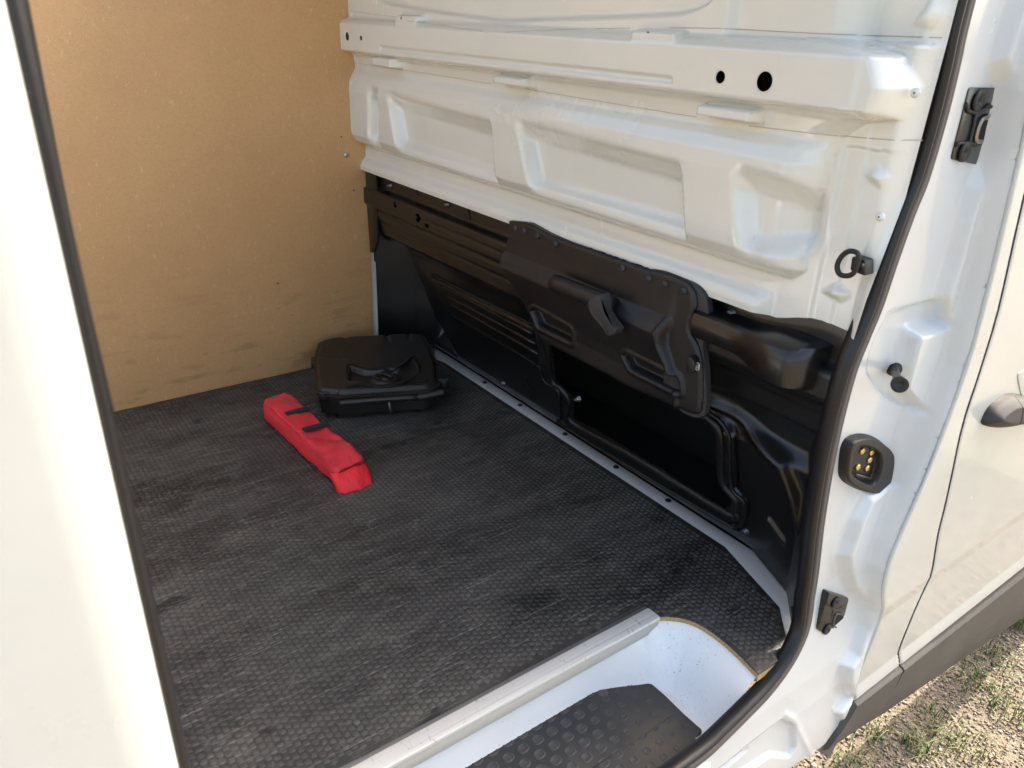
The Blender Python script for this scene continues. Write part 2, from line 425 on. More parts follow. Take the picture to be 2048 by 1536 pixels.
# pockets: top edge, bottom edge (y,z at the far and near end), y limits
POCK = []
for top, bot, ya, yb in (([(1.269, 0.826), (1.206, 0.822)], [(1.283, 0.679), (1.208, 0.689)], 0, 0), ([(1.164, 0.819), (0.680, 0.801)], [(1.123, 0.691), (0.661, 0.680)], 0, 0),
                 ([(0.600, 0.815), (0.134, 0.798)], [(0.547, 0.690), (0.108, 0.687)], 0, 0), ([(0.038, 0.812), (-0.108, 0.806)], [(0.005, 0.686), (-0.128, 0.719)], 0, 0)):
    POCK.append((top[0], top[1], bot[0], bot[1]))
toppan = fillet([(1.365, 1.104), (1.269, 1.045), (1.162, 1.020), (1.002, 1.009), (0.677, 0.993), (0.311, 1.007), (0.177, 1.014), (0.125, 1.031), (0.108, 1.066), (0.103, 1.129), (1.354, 1.194)], 0.03, 4)
def boxes(pts): return [(pts[i][0], pts[i + 1][0], pts[i + 1][1], pts[i][1]) for i in range(0, len(pts), 2)]
tabs_lo = boxes([(1.204, 0.904), (1.103, 0.880), (0.658, 0.899), (0.553, 0.879), (0.106, 0.896), (0.003, 0.876)])
tabs_up = boxes([(1.075, 1.003), (0.971, 0.970), (0.653, 0.980), (0.580, 0.954), (0.265, 0.995), (0.163, 0.975)])
gr = [(1.155, 0.932), (0.160, 0.931), (0.157, 0.918)]
groove = rect(gr[1][0], gr[0][0], gr[2][1], gr[1][1], .004, 3)
dents = [[(-0.162, 1.014), (-0.181, 1.050), (-0.211, 1.032), (-0.203, 1.007)], [(-0.152, 0.824), (-0.170, 0.842), (-0.192, 0.828), (-0.182, 0.810)], [(-0.129, 0.650), (-0.152, 0.668), (-0.176, 0.658), (-0.160, 0.642)]]
BE = [(-0.176, 0.988), (-0.195, 0.939), (-0.187, 0.901)]
RE = [(-0.084, 0.849), (-0.096, 0.816), (-0.078, 0.702), (-0.107, 0.663)]
def up_h(Y, Z):
    prof = np.interp(Z, PZ, PX)
    endz = np.interp(Z, [.60, .64, .675, .72, .76, .80, .845, .872, .895, .903, .94, .978, .99],
                     [-.055, -.062, -.098, -.090, -.088, -.104, -.108, -.115, -.145, BE[2][0], BE[1][0], BE[0][0], -.12])
    wid = np.interp(Z, [.60, .66, .86, .89, .905, .975, .99], [.03, .050, .050, .04, .018, .018, .04])
    t = np.clip((Y - endz) / (wid * 1.1), 0, 1); e = np.sqrt(np.clip(1 - (1 - t) ** 2, 0, 1)); e = e * .75 + .25 * ss(t, 0, 1)
    e = np.where(Z < .655, ss(Y, endz, endz + wid), e)
    H = FLAT + (prof - FLAT) * e
    for (t0, t1, b0, b1) in POCK:
        zt = t0[1] + (t1[1] - t0[1]) * (Y - t0[0]) / (t1[0] - t0[0]); zb = b0[1] + (b1[1] - b0[1]) * (Y - b0[0]) / (b1[0] - b0[0])
        # the two ends lean a little, following the corner points
        fz = np.clip((Z - zb) / (zt - zb + 1e-6), 0, 1)
        y_hi = b0[0] * (1 - fz) + t0[0] * fz; y_lo = b1[0] * (1 - fz) + t1[0] * fz
        k = ss(Z, zb - .018, zb + .026) * (1 - ss(Z, zt - .040, zt + .012)) * (1 - ss(Y, y_hi - .034, y_hi)) * ss(Y, y_lo, y_lo + (.050 if b1[0] < .05 else .010))
        H = H - .030 * k
    d = sd(Y, Z, toppan); H = H - .015 * inn(d, .012)
    H = np.where(Z > .992, H - .012 * ss(Y, .095, .075) - .008 * ss(Y, -.105, -.118), H)
    for a, b, z0, z1 in tabs_lo + tabs_up:
        d = sd(Y, Z, rect(b, a, z0, z1)); k = inn(d, .003); H = np.maximum(H, .220 * k + H * (1 - k))
    H = H - .0055 * inn(sd(Y, Z, groove), .003)
    for dn in dents:
        d = sd(Y, Z, dn); H = H + .012 * np.clip(-d / .012, 0, 1)
    H = H + .0012 * np.sin(Y * 3.1 + 1) * np.sin(Z * 9)
    H = H - .003 * ss(Y, -.115, -.125) * (Z < .86) - .003 * ss(Y, -.150, -.155) * (Z < .99)
    # the edge turns away towards the pillar behind the seal
    H = H - (H - np.interp(Z, [.60, .66, .70, .80, 1.0], [.172, .163, .152, .126, .120])) * ss(-Y, .182, .204)
    return H
def up_place(Y, Z, H): return (-H, Y, Z)
us = ar(-.2045, 1.52, .003); vs = ar(0, 1, 1 / 262.)
def low_edge(Y): return np.interp(Y, [-.22, -.183, -.14, -.12, -.10, -.08, -.062, -.045, -.03], [.600, .603, .6065, .6045, .599, .592, .5865, .587, .588])
def up_place2(Y, T, H): return None
HP = [(1.335, 0.945), (1.254, 0.944), (0.064, 0.936), (-0.015, 0.936)]
holes_up = [circ(HP[0][0], HP[0][1], .0100), circ(HP[1][0], HP[1][1], .0060), circ(HP[2][0], HP[2][1], .0090), circ(HP[3][0], HP[3][1], .0135)]
def h_w(Y, T): Z = low_edge(Y) + T * .78; return up_h(Y, Z)
def p_w(Y, T, H): return (-H, Y, low_edge(Y) + T * .78)
bulk = sheet('bulkhead_panel', us, vs, h_w, p_w, M_WALL, van, holes=[[(p[0], (p[1] - .588) / .78) for p in h] for h in holes_up], label='white pressed steel bulkhead panel above the black section')
# rims of the round holes
for (y, z, r) in ((HP[2][0], HP[2][1], .0090), (HP[3][0], HP[3][1], .0135)):
    pth = [(-.2225, y + (r + .0008) * math.cos(t), z + (r + .0008) * math.sin(t)) for t in np.linspace(0, 2 * math.pi, 28, endpoint=False)]
    tube('hole_rim', pth, .0012, M_WALL, bulk, 6, closed=True)
M_SEAM = mat('seam_sealant', (0.38, 0.36, 0.31), 0.7)
def seam_line(pts, r_=.00055):
    pp = [(p[0], p[1]) for p in catmull(pts, 10)]
    ya = np.array([p[0] for p in pp]); za = np.array([p[1] for p in pp]); hh = up_h(ya, za)
    tube('panel_seam', [(-float(h) - .0001, y, z) for h, y, z in zip(hh, ya, za)], r_, M_SEAM, bulk, 6)
seam_line([(1.379, 0.878), (1.273, 0.877), (0.945, 0.877), (0.716, 0.875)] )
seam_line([(0.591, 0.875), (0.364, 0.873), (0.134, 0.871)])
seam_line([(0.030, 0.870), (-0.058, 0.872), (-0.129, 0.873), (-0.207, 0.877)])
seam_line([(1.372, 1.007), (1.121, 0.997)]); seam_line([(1.013, 0.990), (0.695, 0.977)]); seam_line([(0.618, 0.978), (0.541, 0.984), (0.371, 0.993), (0.293, 0.996)])
seam_line([(0.203, 0.999), (0.104, 1.001), (-0.028, 1.000), (-0.105, 1.000), (-0.198, 1.001)])
# dark discs on the upper tabs, standing for shade in clip holes
for (y, z) in [(1.039, 0.995), (0.629, 0.973), (0.225, 0.990)]:
    lathe('rivet_hole_shade', (-.2196, y, z), (-1, 0, 0), [(0, .0026), (.0006, .0026)], M_DARK, bulk, 12)
# small bolts by the pillar
for (px_) in [(-0.200, 0.936), (-0.193, 0.776)]:
    lathe('small_bolt', (-.158, px_[0], px_[1]), (-1, 0, 0), [(0, .0065), (.0015, .0065), (.002, .004), (.0045, .0038), (.0045, .002)], M_WHITE, bulk, 14)
    lathe('bolt_recess_shade', (-.1622, px_[0], px_[1]), (-1, 0, 0), [(0, .0016), (.0006, .0014)], M_BOLT, bulk, 10)  # dark disc standing for the shade in the bolt socket

# ---------------------------------------------------------------- bulkhead, black lower pressing
def right_fwd(y): return np.interp(y, [-.24, -.19, -.116, .015, .06], [-.17, -.110, -.027, .026, .030])
def left_fwd(y): return np.interp(y, [1.20, 1.285, 1.33, 1.385, 1.43], [.030, .025, -.03, -.138, -.158])
open_in = [(0.574, 0.365), (0.567, 0.286), (0.580, 0.193), (0.549, 0.180), (0.518, 0.174), (0.538, 0.096), (0.452, 0.108), (0.055, 0.105), (0.039, 0.123), (0.034, 0.148), (0.061, 0.167), (0.069, 0.190), (0.061, 0.296), (0.081, 0.319), (0.128, 0.328), (0.238, 0.366), (0.456, 0.431)]
frame_out = [(0.618, 0.377), (0.622, 0.284), (0.646, 0.171), (0.584, 0.159), (0.606, 0.060), (0.585, 0.039), (0.048, 0.055), (0.025, 0.070), (0.009, 0.102), (0.001, 0.158), (0.029, 0.175), (0.027, 0.272), (0.026, 0.310), (0.046, 0.336), (0.081, 0.346), (0.233, 0.392), (0.482, 0.460)]
cover = fillet([(1.129, 0.324), (0.796, 0.325), (0.617, 0.328), (0.606, 0.205), (0.790, 0.206), (1.040, 0.210), (1.096, 0.211)], .02, 4)
def lo_h(Y, Z):
    """x of the surface (positive = away from the cargo space)"""
    X = np.interp(Z, [0.0, .012, .03, .05, .36, .385, .402, .412, .445, .452, .470, .480, .492, .535, .545, .62],
                     [.030, .028, .012, .003, -.100, -.112, -.135, -.152, -.156, -.160, -.163, -.160, -.172, -.172, -.148, -.145])
    X = X + .004 * np.exp(-((Z - .4475) / .003) ** 2) * (Y > .6) + .005 * np.exp(-((Z - .512) / .0022) ** 2) * (Y > .3) * (Y < 1.07)
    # deep well on the left, its sloping cheek running down to the right
    edge = np.interp(Z, [.0, .16, .385, .40], [1.10, 1.20, 1.235, 1.30])
    well = ss(Y, edge, edge + .03) * (1 - ss(Y, 1.33, 1.37)) * (1 - ss(Z, .375, .395))
    X = X + well * .10 * ss(Z, .02, .12)
    # raised cover with a rim and slots
    d = sd(Y, Z, cover); X = X - .010 * inn(d, .008) + .005 * np.exp(-(d / .004) ** 2)
    # framed hatch opening
    d = sd(Y, Z, frame_out); k = inn(d, .010); X = X - .012 * k
    # right: sloping panel and creases up to the pillar
    X = X - .020 * np.exp(-(sdl(Y, Z, [(.14, .37), (.03, .345), (-.085, .30), (-.11, .24), (-.13, .14), (-.20, .09)]) / .014) ** 2)
    X = X - .010 * np.exp(-(sdl(Y, Z, [(-.05, .14), (-.09, .10), (-.15, .06)]) / .006) ** 2)
    X = X + .03 * ss(Y, .12, .02) * ss(Z, .30, .34) * (1 - ss(Z, .46, .48))
    r = right_fwd(Y); l = left_fwd(Y)
    X = np.minimum(X, r + .012 * ss(Z, .0, .05) - .03 * ss(Z, .05, .3)) if False else X
    kr = ss(Y, .06, .0) * 1.0; X = np.where(Y < .06, np.minimum(X, r - .035 * ss(Z, 0.02, .4)), X)
    X = np.where(Y > 1.28, np.minimum(X, l), X)
    # dimples
    for (y, z) in ((.42, .13), (.33, .10), (.2, .09), (.11, .10)):
        X = X - .002 * np.exp(-(((Y - y) ** 2 + (Z - z) ** 2) / .006 ** 2))
    return X
def lo_place(Y, Z, X): return (X, Y, Z)
lo = sheet('lower_bulkhead', ar(-.187, 1.425, .004), ar(.012, .604, .004), lo_h, lo_place, M_BLACK, van, inside=[(-.21, -.01), (1.385, -.01), (1.385, .30), (1.43, .34), (1.43, .62), (-.21, .62)], holes=[open_in, circ(1.184, .523, .008), circ(1.058, .512, .012), rect(1.00, 1.02, .497, .507)], label='black painted lower bulkhead with a hatch opening')
# moulded surround of the opening
def on_slope(y, z, h): return (-.333 * (z - .06) - .012 - h, y, z)
fr = [ (p[0], -.333 * (p[1] - .06) - .013, p[1]) for p in catmull(chaikin(frame_out, 1), 2, True)]
ring_out = [np.array(p) for p in frame_out]; ring_in = [np.array(p) for p in open_in]
mid = [(a * .30 + b * .70) for a, b in zip(ring_out, ring_in)]
cm = catmull(mid, 4, True)
tube('hatch_frame', [(-.333 * (p[1] - .06) - .011, p[0], p[1]) for p in cm], .0085, M_PLASTIC, lo, 10, closed=True)
cm2 = catmull([(a * .92 + b * .08) for a, b in zip(ring_out, ring_in)], 4, True)
tube('hatch_frame_lip', [(-.333 * (p[1] - .06) - .012, p[0], p[1]) for p in cm2], .0042, M_PLASTIC, lo, 8, closed=True)
cm3 = catmull(chaikin(cover, 0), 1, True)
tube('cover_rim', [(lo_h(np.array([p[0]]), np.array([p[1]]))[0] - .004, p[0], p[1]) for p in cm3], .0035, M_PLASTIC, lo, 8, closed=True)
for (a, b) in (([(1.063, 0.309), (0.640, 0.307)]), ([(1.052, 0.283), (0.637, 0.279)]), ([(1.036, 0.258), (0.635, 0.250)])):
    ys = np.linspace(a[0], b[0], 12); zs = np.linspace(a[1], b[1], 12)
    tube('cover_rib', [(lo_h(np.array([y]), np.array([z]))[0] - .001, y, z) for y, z in zip(ys, zs)], .004, M_BLACK, lo, 8)
# black box added behind the bulkhead to keep its openings dark
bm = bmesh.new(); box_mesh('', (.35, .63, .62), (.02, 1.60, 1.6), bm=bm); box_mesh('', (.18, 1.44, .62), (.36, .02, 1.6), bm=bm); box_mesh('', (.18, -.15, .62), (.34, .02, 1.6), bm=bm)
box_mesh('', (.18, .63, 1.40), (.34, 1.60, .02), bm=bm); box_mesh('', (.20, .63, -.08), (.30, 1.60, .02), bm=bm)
link('cab_dark_box', bm_mesh('cab_dark_box', bm), M_DARK, van)
bolt = lathe_mesh('bolt', (0, 0, 0), (-1, 0, 0), [(0, .010), (.003, .010), (.0035, .0065), (.010, .006), (.0105, .003)], 12)
bolt.materials.append(M_BOLT)
def put(me, name, loc, parent): 
    o = bpy.data.objects.new(name, me); C.objects.link(o); o.parent = parent; o.location = Vector(loc) - wloc(parent); return o
for (y, z) in [(0.879, 0.052), (0.600, 0.049), (0.313, 0.047)] + [(0.013, 0.065)] + [(1.145, 0.052)]:
    x = float(lo_h(np.array([y]), np.array([z]))[0]); put(bolt, 'bolt', (x + .001, y, z), lo)
for (y, z) in [(1.253, 0.562), (0.948, 0.568), (0.030, 0.564)]:
    x = float(lo_h(np.array([y]), np.array([z]))[0]); put(bolt, 'bolt', (x + .001, y, z), lo)
lathe('hex_bolt', (.0, [(0.553, 0.141)][0][0], [(0.553, 0.141)][0][1]), (-1, 0, 0), [(0, .010), (.003, .010), (.0032, .007), (.010, .007), (.010, .004), (.016, .004)], M_STEEL, lo, 6)
# dark beads standing for the shade in small beam slots
for (p, q) in ([(1.112, 0.575), (1.104, 0.563)], [(0.854, 0.573), (0.844, 0.550)], [(1.073, 0.490), (1.062, 0.478)]):
    pass
for seg in ([(1.103, 0.578), (1.098, 0.563)], [(0.849, 0.577), (0.839, 0.551)], [(1.067, 0.492), (1.057, 0.480)]):
    tube('slot_shade', [(float(lo_h(np.array([a[0]]), np.array([a[1]]))[0]) - .0004, a[0], a[1]) for a in seg], .0026, M_DARK, lo, 6)
# plugs along the foot of the bulkhead
for (y, z) in [(1.002, 0.004), (0.823, 0.007), (0.620, 0.001), (0.420, -0.001), (0.243, 0.002)]:
    lathe('floor_plug', (.022, y, -.004), (0, 0, 1), [(0, .0075), (.004, .0075), (.007, .006), (.0075, .002)], M_RUBBER, lo, 14)

# box-section beam end at the right of the black section
by = [(.075, .0), (.03, .0), (-.02, .0), (-.06, -.006), (-.10, -.012), (-.135, -.010), (-.155, .01), (-.162, .04)]
V = []; F = []; prof = [(-.140, .575), (-.196, .572), (-.208, .563), (-.212, .550), (-.212, .520), (-.208, .508), (-.196, .502), (-.140, .498)]
path = catmull([(p[0], p[1]) for p in by], 4); npf = len(prof)
for i, p in enumerate(path):
    t = i / (len(path) - 1); grow = .35 + .65 * float(ss(np.array(t), .25, .62))
    for (x, z) in prof:
        zc = .538; V.append((x + p[1] + .028 * (1 - grow) * (x < -.15), p[0], zc + (z - zc) * (.62 + .38 * grow)))
for i in range(len(path) - 1):
    for j in range(npf - 1): F.append((i * npf + j, i * npf + j + 1, (i + 1) * npf + j + 1, (i + 1) * npf + j))
F.append(tuple(range(npf))); F.append(tuple((len(path) - 1) * npf + j for j in range(npf))[::-1])
o = link('beam_end', mesh('beam_end', V, F), M_BLACK, lo); auto_smooth(o, 38)

# raised hatch flap, hanging in front of the black beam
FL = [(0.624, 0.596), (0.552, 0.608), (0.483, 0.599), (0.193, 0.601), (0.156, 0.606), (0.118, 0.605), (0.097, 0.602), (0.083, 0.590), (0.076, 0.568), (0.081, 0.547), (0.084, 0.531), (0.080, 0.518), (0.060, 0.500), (0.049, 0.477), (0.040, 0.442), (0.032, 0.395), (0.035, 0.377), (0.055, 0.370), (0.230, 0.358), (0.259, 0.361), (0.487, 0.360), (0.515, 0.371), (0.567, 0.443), (0.597, 0.470), (0.638, 0.512)]
FL = fillet(FL, .008, 3)
fx = .186
slotA = fillet([(0.526, 0.423), (0.506, 0.436), (0.383, 0.427), (0.379, 0.391), (0.395, 0.388), (0.502, 0.387)], .008, 3)
slotB = fillet([(0.235, 0.423), (0.217, 0.434), (0.088, 0.431), (0.077, 0.400), (0.091, 0.396), (0.212, 0.396)], .008, 3)
pad = [(0.397, 0.462), (0.263, 0.459), (0.270, 0.446), (0.396, 0.451)]
def fl_h(Y, Z):
    H = fx + np.interp(Z, [.30, .40, .425, .445, .500, .515, .530, .560, .60], [.0, .0, .004, .010, .024, .016, .003, .001, .0])
    y_edge = np.interp(Z, [.34, .40, .43, .46, .48, .50, .52, .54, .60], [.075, .078, .092, .112, .124, .126, .120, .116, .116])
    e = ss(Y, y_edge, y_edge + .016)
    H = fx + (H - fx) * e + .006 * np.exp(-((Y - y_edge - .012) / .005) ** 2) * (Z > .33) * (Z < .53)
    for s_ in (slotA, slotB):
        d = sd(Y, Z, s_); H = H + .005 * np.exp(-(d / .006) ** 2) - .018 * inn(d, .006)
    d = sd(Y, Z, FL); H = H - .005 * (1 - ss(-d, 0.0, .006))
    return H
flap = sheet('hatch_flap', ar(.035, .69, .003), ar(.31, .605, .003), fl_h, up_place, M_PLASTIC, van, inside=FL, label='black moulded hatch flap hinged over the opening')
mod = flap.modifiers.new('thickness', 'SOLIDIFY'); mod.thickness = .004; mod.offset = 0
ob = fillet([(0.202, 0.601), (0.165, 0.606), (0.092, 0.604), (0.071, 0.599), (0.057, 0.584), (0.050, 0.559), (0.051, 0.531), (0.053, 0.502), (0.038, 0.460), (0.024, 0.396), (0.030, 0.369), (0.056, 0.362), (0.125, 0.365), (0.162, 0.590)], .012, 3)
M_PLAS2 = dusty('grey_black_plastic', (0.026, 0.026, 0.028), 0.5, (0.07, 0.068, 0.065), 0.25, sc=420)
prism('flap_backing', ob, up_place, .170, .182, M_PLAS2, flap, .003)
ob = fillet([(0.633, 0.598), (0.555, 0.609), (0.486, 0.602), (0.413, 0.598), (0.458, 0.572), (0.616, 0.568)], .008, 3)
prism('hinge_cover', ob, up_place, .170, .185, M_PLASTIC, flap, .003)
for (y, z) in [(0.596, 0.589), (0.565, 0.590), (0.518, 0.590), (0.457, 0.588), (0.258, 0.588), (0.189, 0.587), (0.149, 0.588), (0.105, 0.588)]:
    lathe('rivet', (-(float(fl_h(np.array([y]), np.array([z]))[0]) + .001), y, z), (-1, 0, 0), [(0, .0072), (.003, .0070), (.0055, .0045), (.006, .001)], M_PLAS2, flap, 12)
prism('recess_panel', [(p[0], p[1]) for p in pad], up_place, fx - .004, fx + .008, M_PLASTIC, flap, .001)
# grab bar and lever on the flap
a, b = [(0.418, 0.518), (0.249, 0.521)]
pth = [(-.205, a[0] + .012, a[1] + .004)] + [(-.215, a[0] * (1 - t) + b[0] * t, a[1] * (1 - t) + b[1] * t) for t in np.linspace(0, 1, 8)]
tube('grab_bar', pth, [.010] + [.0185] * 8, M_PLASTIC, flap, 16)
lev = [(0.289, 0.520), (0.278, 0.537), (0.253, 0.548), (0.247, 0.533), (0.242, 0.516), (0.220, 0.501), (0.206, 0.494), (0.210, 0.481), (0.228, 0.473), (0.240, 0.484), (0.273, 0.499), (0.286, 0.510)]
prism('lever', fillet(lev, .004, 3), up_place, .222, .243, M_PLAS2, flap, .004)
cl = [(0.067, 0.482), (0.058, 0.485), (0.047, 0.478), (0.044, 0.462), (0.056, 0.451), (0.065, 0.458)]
prism('catch', fillet(cl, .003, 2), up_place, .190, .204, M_PLASTIC, flap, .002)
c0 = [(0.039, 0.473)][0]
tube('catch_spring', [(-.204 - .0 * i, c0[0] + .004 * math.cos(i * 1.2), c0[1] + .004 * math.sin(i * 1.2) - .0008 * i + .004) for i in range(14)], .0011, M_STEEL, flap, 6)

# ---------------------------------------------------------------- van floor, sides, roof
prism('floor_pan', [(-2.9, .004), (-.30, .004), (-.215, -.03), (-.215, -.20), (.055, -.20), (.055, 1.43), (-2.9, 1.43)], lambda x, y, h: (x, y, h), -.040, -.0195, M_WHITE, van, label='white steel floor pan edge visible along the bulkhead')  # bare unseen rear part bounces sunlight onto the hardboard
wall = box('side_wall', (-1.45, 1.401, .62), (2.92, .02, 1.60), M_WHITE, van)
bm = bmesh.new(); box_mesh('', (-.30, .62, 1.43), (.60, 1.66, .03), bm=bm)
link('short_roof', bm_mesh('short_roof', bm), M_WHITE, van)  # unseen roof, cut short to let daylight into the cargo space
box('roof_rail', (-1.46, -.19, 1.36), (2.96, .06, .16), M_WHITE, van, .01)
box('rear_side_panel', (-2.20, -.215, .46), (1.50, .04, 1.66), M_WHITE, van, .01)
box('wheel_side_lining', (-2.3, 1.36, .62), (.01, .02, .2), M_WHITE, van)
# pressed strip between hardboard and black sheet
lin = box('side_lining', (-1.53, 1.383, .672), (2.746, .008, 1.372), M_BOARD, van, .0015, label='brown hardboard lining on the far side wall')
sc = [(-0.220, 0.632)][0]
lathe('screw', (sc[0], 1.379, sc[1]), (0, -1, 0), [(0, .0078), (.001, .0078), (.0025, .0055), (.0028, .0025), (.0020, .001)], M_STEEL, lin, 16)
lathe('screw_recess_shade', (sc[0], 1.3765, sc[1]), (0, -1, 0), [(0, .0028), (.0007, .0024)], M_BOLT, lin, 6)  # dark disc in place of the shaded screw recess
for (x, z) in [(-0.234, 0.683), (-0.456, 0.284), (-0.203, 0.530)]:
    lathe('nail_hole_shade', (x, 1.3785, z), (0, -1, 0), [(0, .0024), (.0003, .0018)], M_DARK, lin, 10)  # dark disc for the shade inside each nail hole
# black flange beside the hardboard with its fixing tab
fl2 = [(1.388, 0.610), (1.324, 0.617), (1.328, 0.597), (1.314, 0.582), (1.313, 0.392), (1.346, 0.345), (1.367, 0.340)]
prism('end_flange', fl2, up_place, .158, .164, M_BLACK, lo, .001)
t0 = [(1.352, 0.599)][0]
lathe('flange_screw', (-.164, t0[0], t0[1]), (-1, 0, 0), [(0, .0075), (.0012, .0070), (.0018, .003)], M_WALL, lo, 14)
body_strip = [(-0.145, 0.336), (-0.134, 0.303), (-0.125, 0.261), (-0.132, 0.170), (-0.125, 0.126), (-0.127, -0.006), (-0.166, -0.019), (-0.150, 0.337)]

edge_in = [(-.03, 1.30), (-.003, 1.195), (-.004, .053), (-.066, -.133), (-.139, -.205)]
edge_out = [(-.10, -.215), (-.022, -.125), (.036, .010), (.036, 1.20), (.034, 1.30)]
prism('floor_flange', edge_in + edge_out, lambda x, y, h: (x, y, h + .0006), -.010, -.001, M_WHITE, van, .001)
# ---------------------------------------------------------------- stepwell
CORNER = catmull([(-.295, -.012), (-.275, -.021), (-.2575, -.0335), (-.240, -.053), (-.229, -.080), (-.226, -.120), (-.229, -.160), (-.2385, -.214)], 4)
CORNER = [tuple(p) for p in CORNER]
PLY = [(-3.0, 0.0), (-.310, 0.0)] + CORNER + [(-.245, -.30), (.10, -.30), (.10, 1.5), (-3.0, 1.5)]
def st_h(X, Y):
    d = sd(X, Y, PLY, .3); w_ = .022 + .062 * ss(X, -.44, -.29)
    h = -.012 - .104 * ss(d, -.004, w_)
    h = h - .02 * (d < -.02)
    h = h - .004 * ss(-Y, .215, .235)
    return h
def xy_place(X, Y, H): return (X, Y, H)
step = sheet('door_step', ar(-1.18, -.218, .004), ar(-.243, .02, .004), st_h, xy_place, M_STEP, van, inside=[(-1.19, -.244), (-.37, -.244), (-.325, -.213), (-.20, -.213), (-.20, .03), (-1.19, .03)], label='white painted side step recessed below the cargo floor')

# ---------------------------------------------------------------- door jamb (pillar and sill) around the opening
def y_seal(z): return np.interp(z, [-.16, -.09, .0, .10, .25, 1.4], [.244, .238, .222, .209, .205, .205])
seal_px = [(-0.078, 1.011), (-0.074, 0.976), (-0.071, 0.929), (-0.071, 0.886), (-0.076, 0.820), (-0.090, 0.772), (-0.103, 0.707), (-0.113, 0.642), (-0.127, 0.596), (-0.141, 0.546), (-0.144, 0.473), (-0.140, 0.394), (-0.130, 0.310), (-0.115, 0.219), (-0.102, 0.134), (-0.101, 0.054), (-0.122, 0.004), (-0.163, -0.030), (-0.215, -0.054), (-0.273, -0.069), (-0.328, -0.081), (-0.379, -0.090)]
seal_path = [(-.95, 1.285), (-.40, 1.285), (-.20, 1.265), (-.105, 1.20), (-.082, 1.10)] + seal_px
sl = list(seal_px[-1])
seal_path += [(-.46, sl[1] - .003), (-.60, sl[1] - .004), (-.80, sl[1] - .004), (-1.05, sl[1] - .004), (-1.13, sl[1] + .01), (-1.165, sl[1] + .07), (-1.17, .3), (-1.17, .9), (-1.16, 1.15), (-1.12, 1.25)]
sp = catmull(seal_path, 6, True)
outer_D = [(0.071, 0.940), (0.079, 0.880), (0.086, 0.834), (0.101, 0.701), (0.107, 0.636), (0.112, 0.508), (0.090, 0.347), (0.070, 0.262), (0.049, 0.177), (0.044, 0.125), (0.058, 0.067), (0.087, 0.001), (0.090, -0.049), (0.085, -0.105), (0.081, -0.162), (0.085, -0.222), (0.079, -0.252), (0.062, -0.287), (0.023, -0.316), (0.002, -0.315), (-0.070, -0.302), (-0.137, -0.292)]
creaseR = [(0.025, 0.977), (0.074, 0.934), (0.090, 0.896), (0.078, 0.854), (0.064, 0.801), (0.058, 0.752), (0.061, 0.696)] + [(0.056, 0.633), (0.088, 0.578), (0.003, 0.578), (-0.004, 0.523), (0.009, 0.473), (0.078, 0.425), (0.068, 0.360), (0.057, 0.287), (0.025, 0.277), (-0.003, 0.271), (-0.024, 0.232), (-0.028, 0.189), (-0.036, 0.162)] + [(-0.018, 0.123), (0.019, 0.066), (0.060, 0.022), (0.072, -0.036), (0.051, -0.093), (0.025, -0.110), (0.038, -0.158), (0.069, -0.215), (0.027, -0.235)]
side_poly = [(.30, 1.6)] + [(.035, 1.25)] + [tuple(p) for p in creaseR] + [(.02, -.22), (.06, -.28), (.30, -.28)]
jamb_dom = [(.07, 1.34)] + [(.072, .98)] + [tuple(p) for p in outer_D] + [(-.55, -.325), (-1.22, -.325), (-1.22, 1.34)]
pad_poly = fillet([(-0.075, 0.625), (-0.098, 0.589), (-0.105, 0.560), (-0.096, 0.525), (-0.056, 0.491), (-0.016, 0.462), (0.089, 0.409), (0.093, 0.427), (0.015, 0.482), (0.013, 0.518), (0.008, 0.574), (0.097, 0.577), (0.065, 0.626)], .006, 2)
slot_poly = fillet([(-0.155, -0.144), (-0.111, -0.183), (-0.093, -0.251), (-0.110, -0.267), (-0.177, -0.221), (-0.275, -0.205), (-0.381, -0.204), (-0.450, -0.164), (-0.265, -0.143)], .006, 3)
slot2 = fillet([(-0.236, -0.163), (-0.246, -0.169), (-0.314, -0.178), (-0.368, -0.170), (-0.307, -0.152)], .003, 2)
sill_curve = [(-0.147, -0.137), (-0.115, -0.169), (-0.075, -0.241), (-0.035, -0.304), (0.035, -0.367)]
D_arr = np.array([(.08, 1.34)] + list(outer_D))
SKZ = [-.26, -.24, -.228, -.212, -.19, -.015, .015, .30, .60, .90, 1.40]; SKY = [.246, .2500, .2560, .2540, .2500, .2545, .2580, .260, .257, .250, .225]
def sk_h(X, Z):
    H = np.interp(Z, SKZ, SKY)
    return H
def jb_h(X, Z):
    base = y_seal(Z) - .007
    d = sd(X, Z, side_poly, .2)                     # negative on the outer side of the crease
    step_ = .022 * ss(-d, -.007, .010)
    rid = .0045 * np.exp(-((d - .004) / .005) ** 2)
    # distance to outer edge: roll out to the skin
    de = sdl(X, Z, D_arr); z_ok = 1.0
    roll = (sk_h(X, Z) - .003 - base - step_) * (1 - ss(de, 0.0, .018)) * ss(Z, -.31, -.22)
    Y = base + step_ + rid + roll
    low = ss(-Z, .12, .30) * .012
    Y = np.where(Z < .0, np.maximum(Y, base + low), Y)
    Y = Y - .009 * inn(sd(X, Z, pad_poly), .010)
    Y = Y - .008 * inn(sd(X, Z, slot_poly), .005) - .004 * inn(sd(X, Z, slot2), .003)
    Y = Y + .003 * np.exp(-(sdl(X, Z, sill_curve) / .006) ** 2)
    Y = Y + .0015 * np.sin(X * 31) * np.sin(Z * 11 + 1)
    return Y
def xz_place(X, Z, H): return (X, -H, Z)
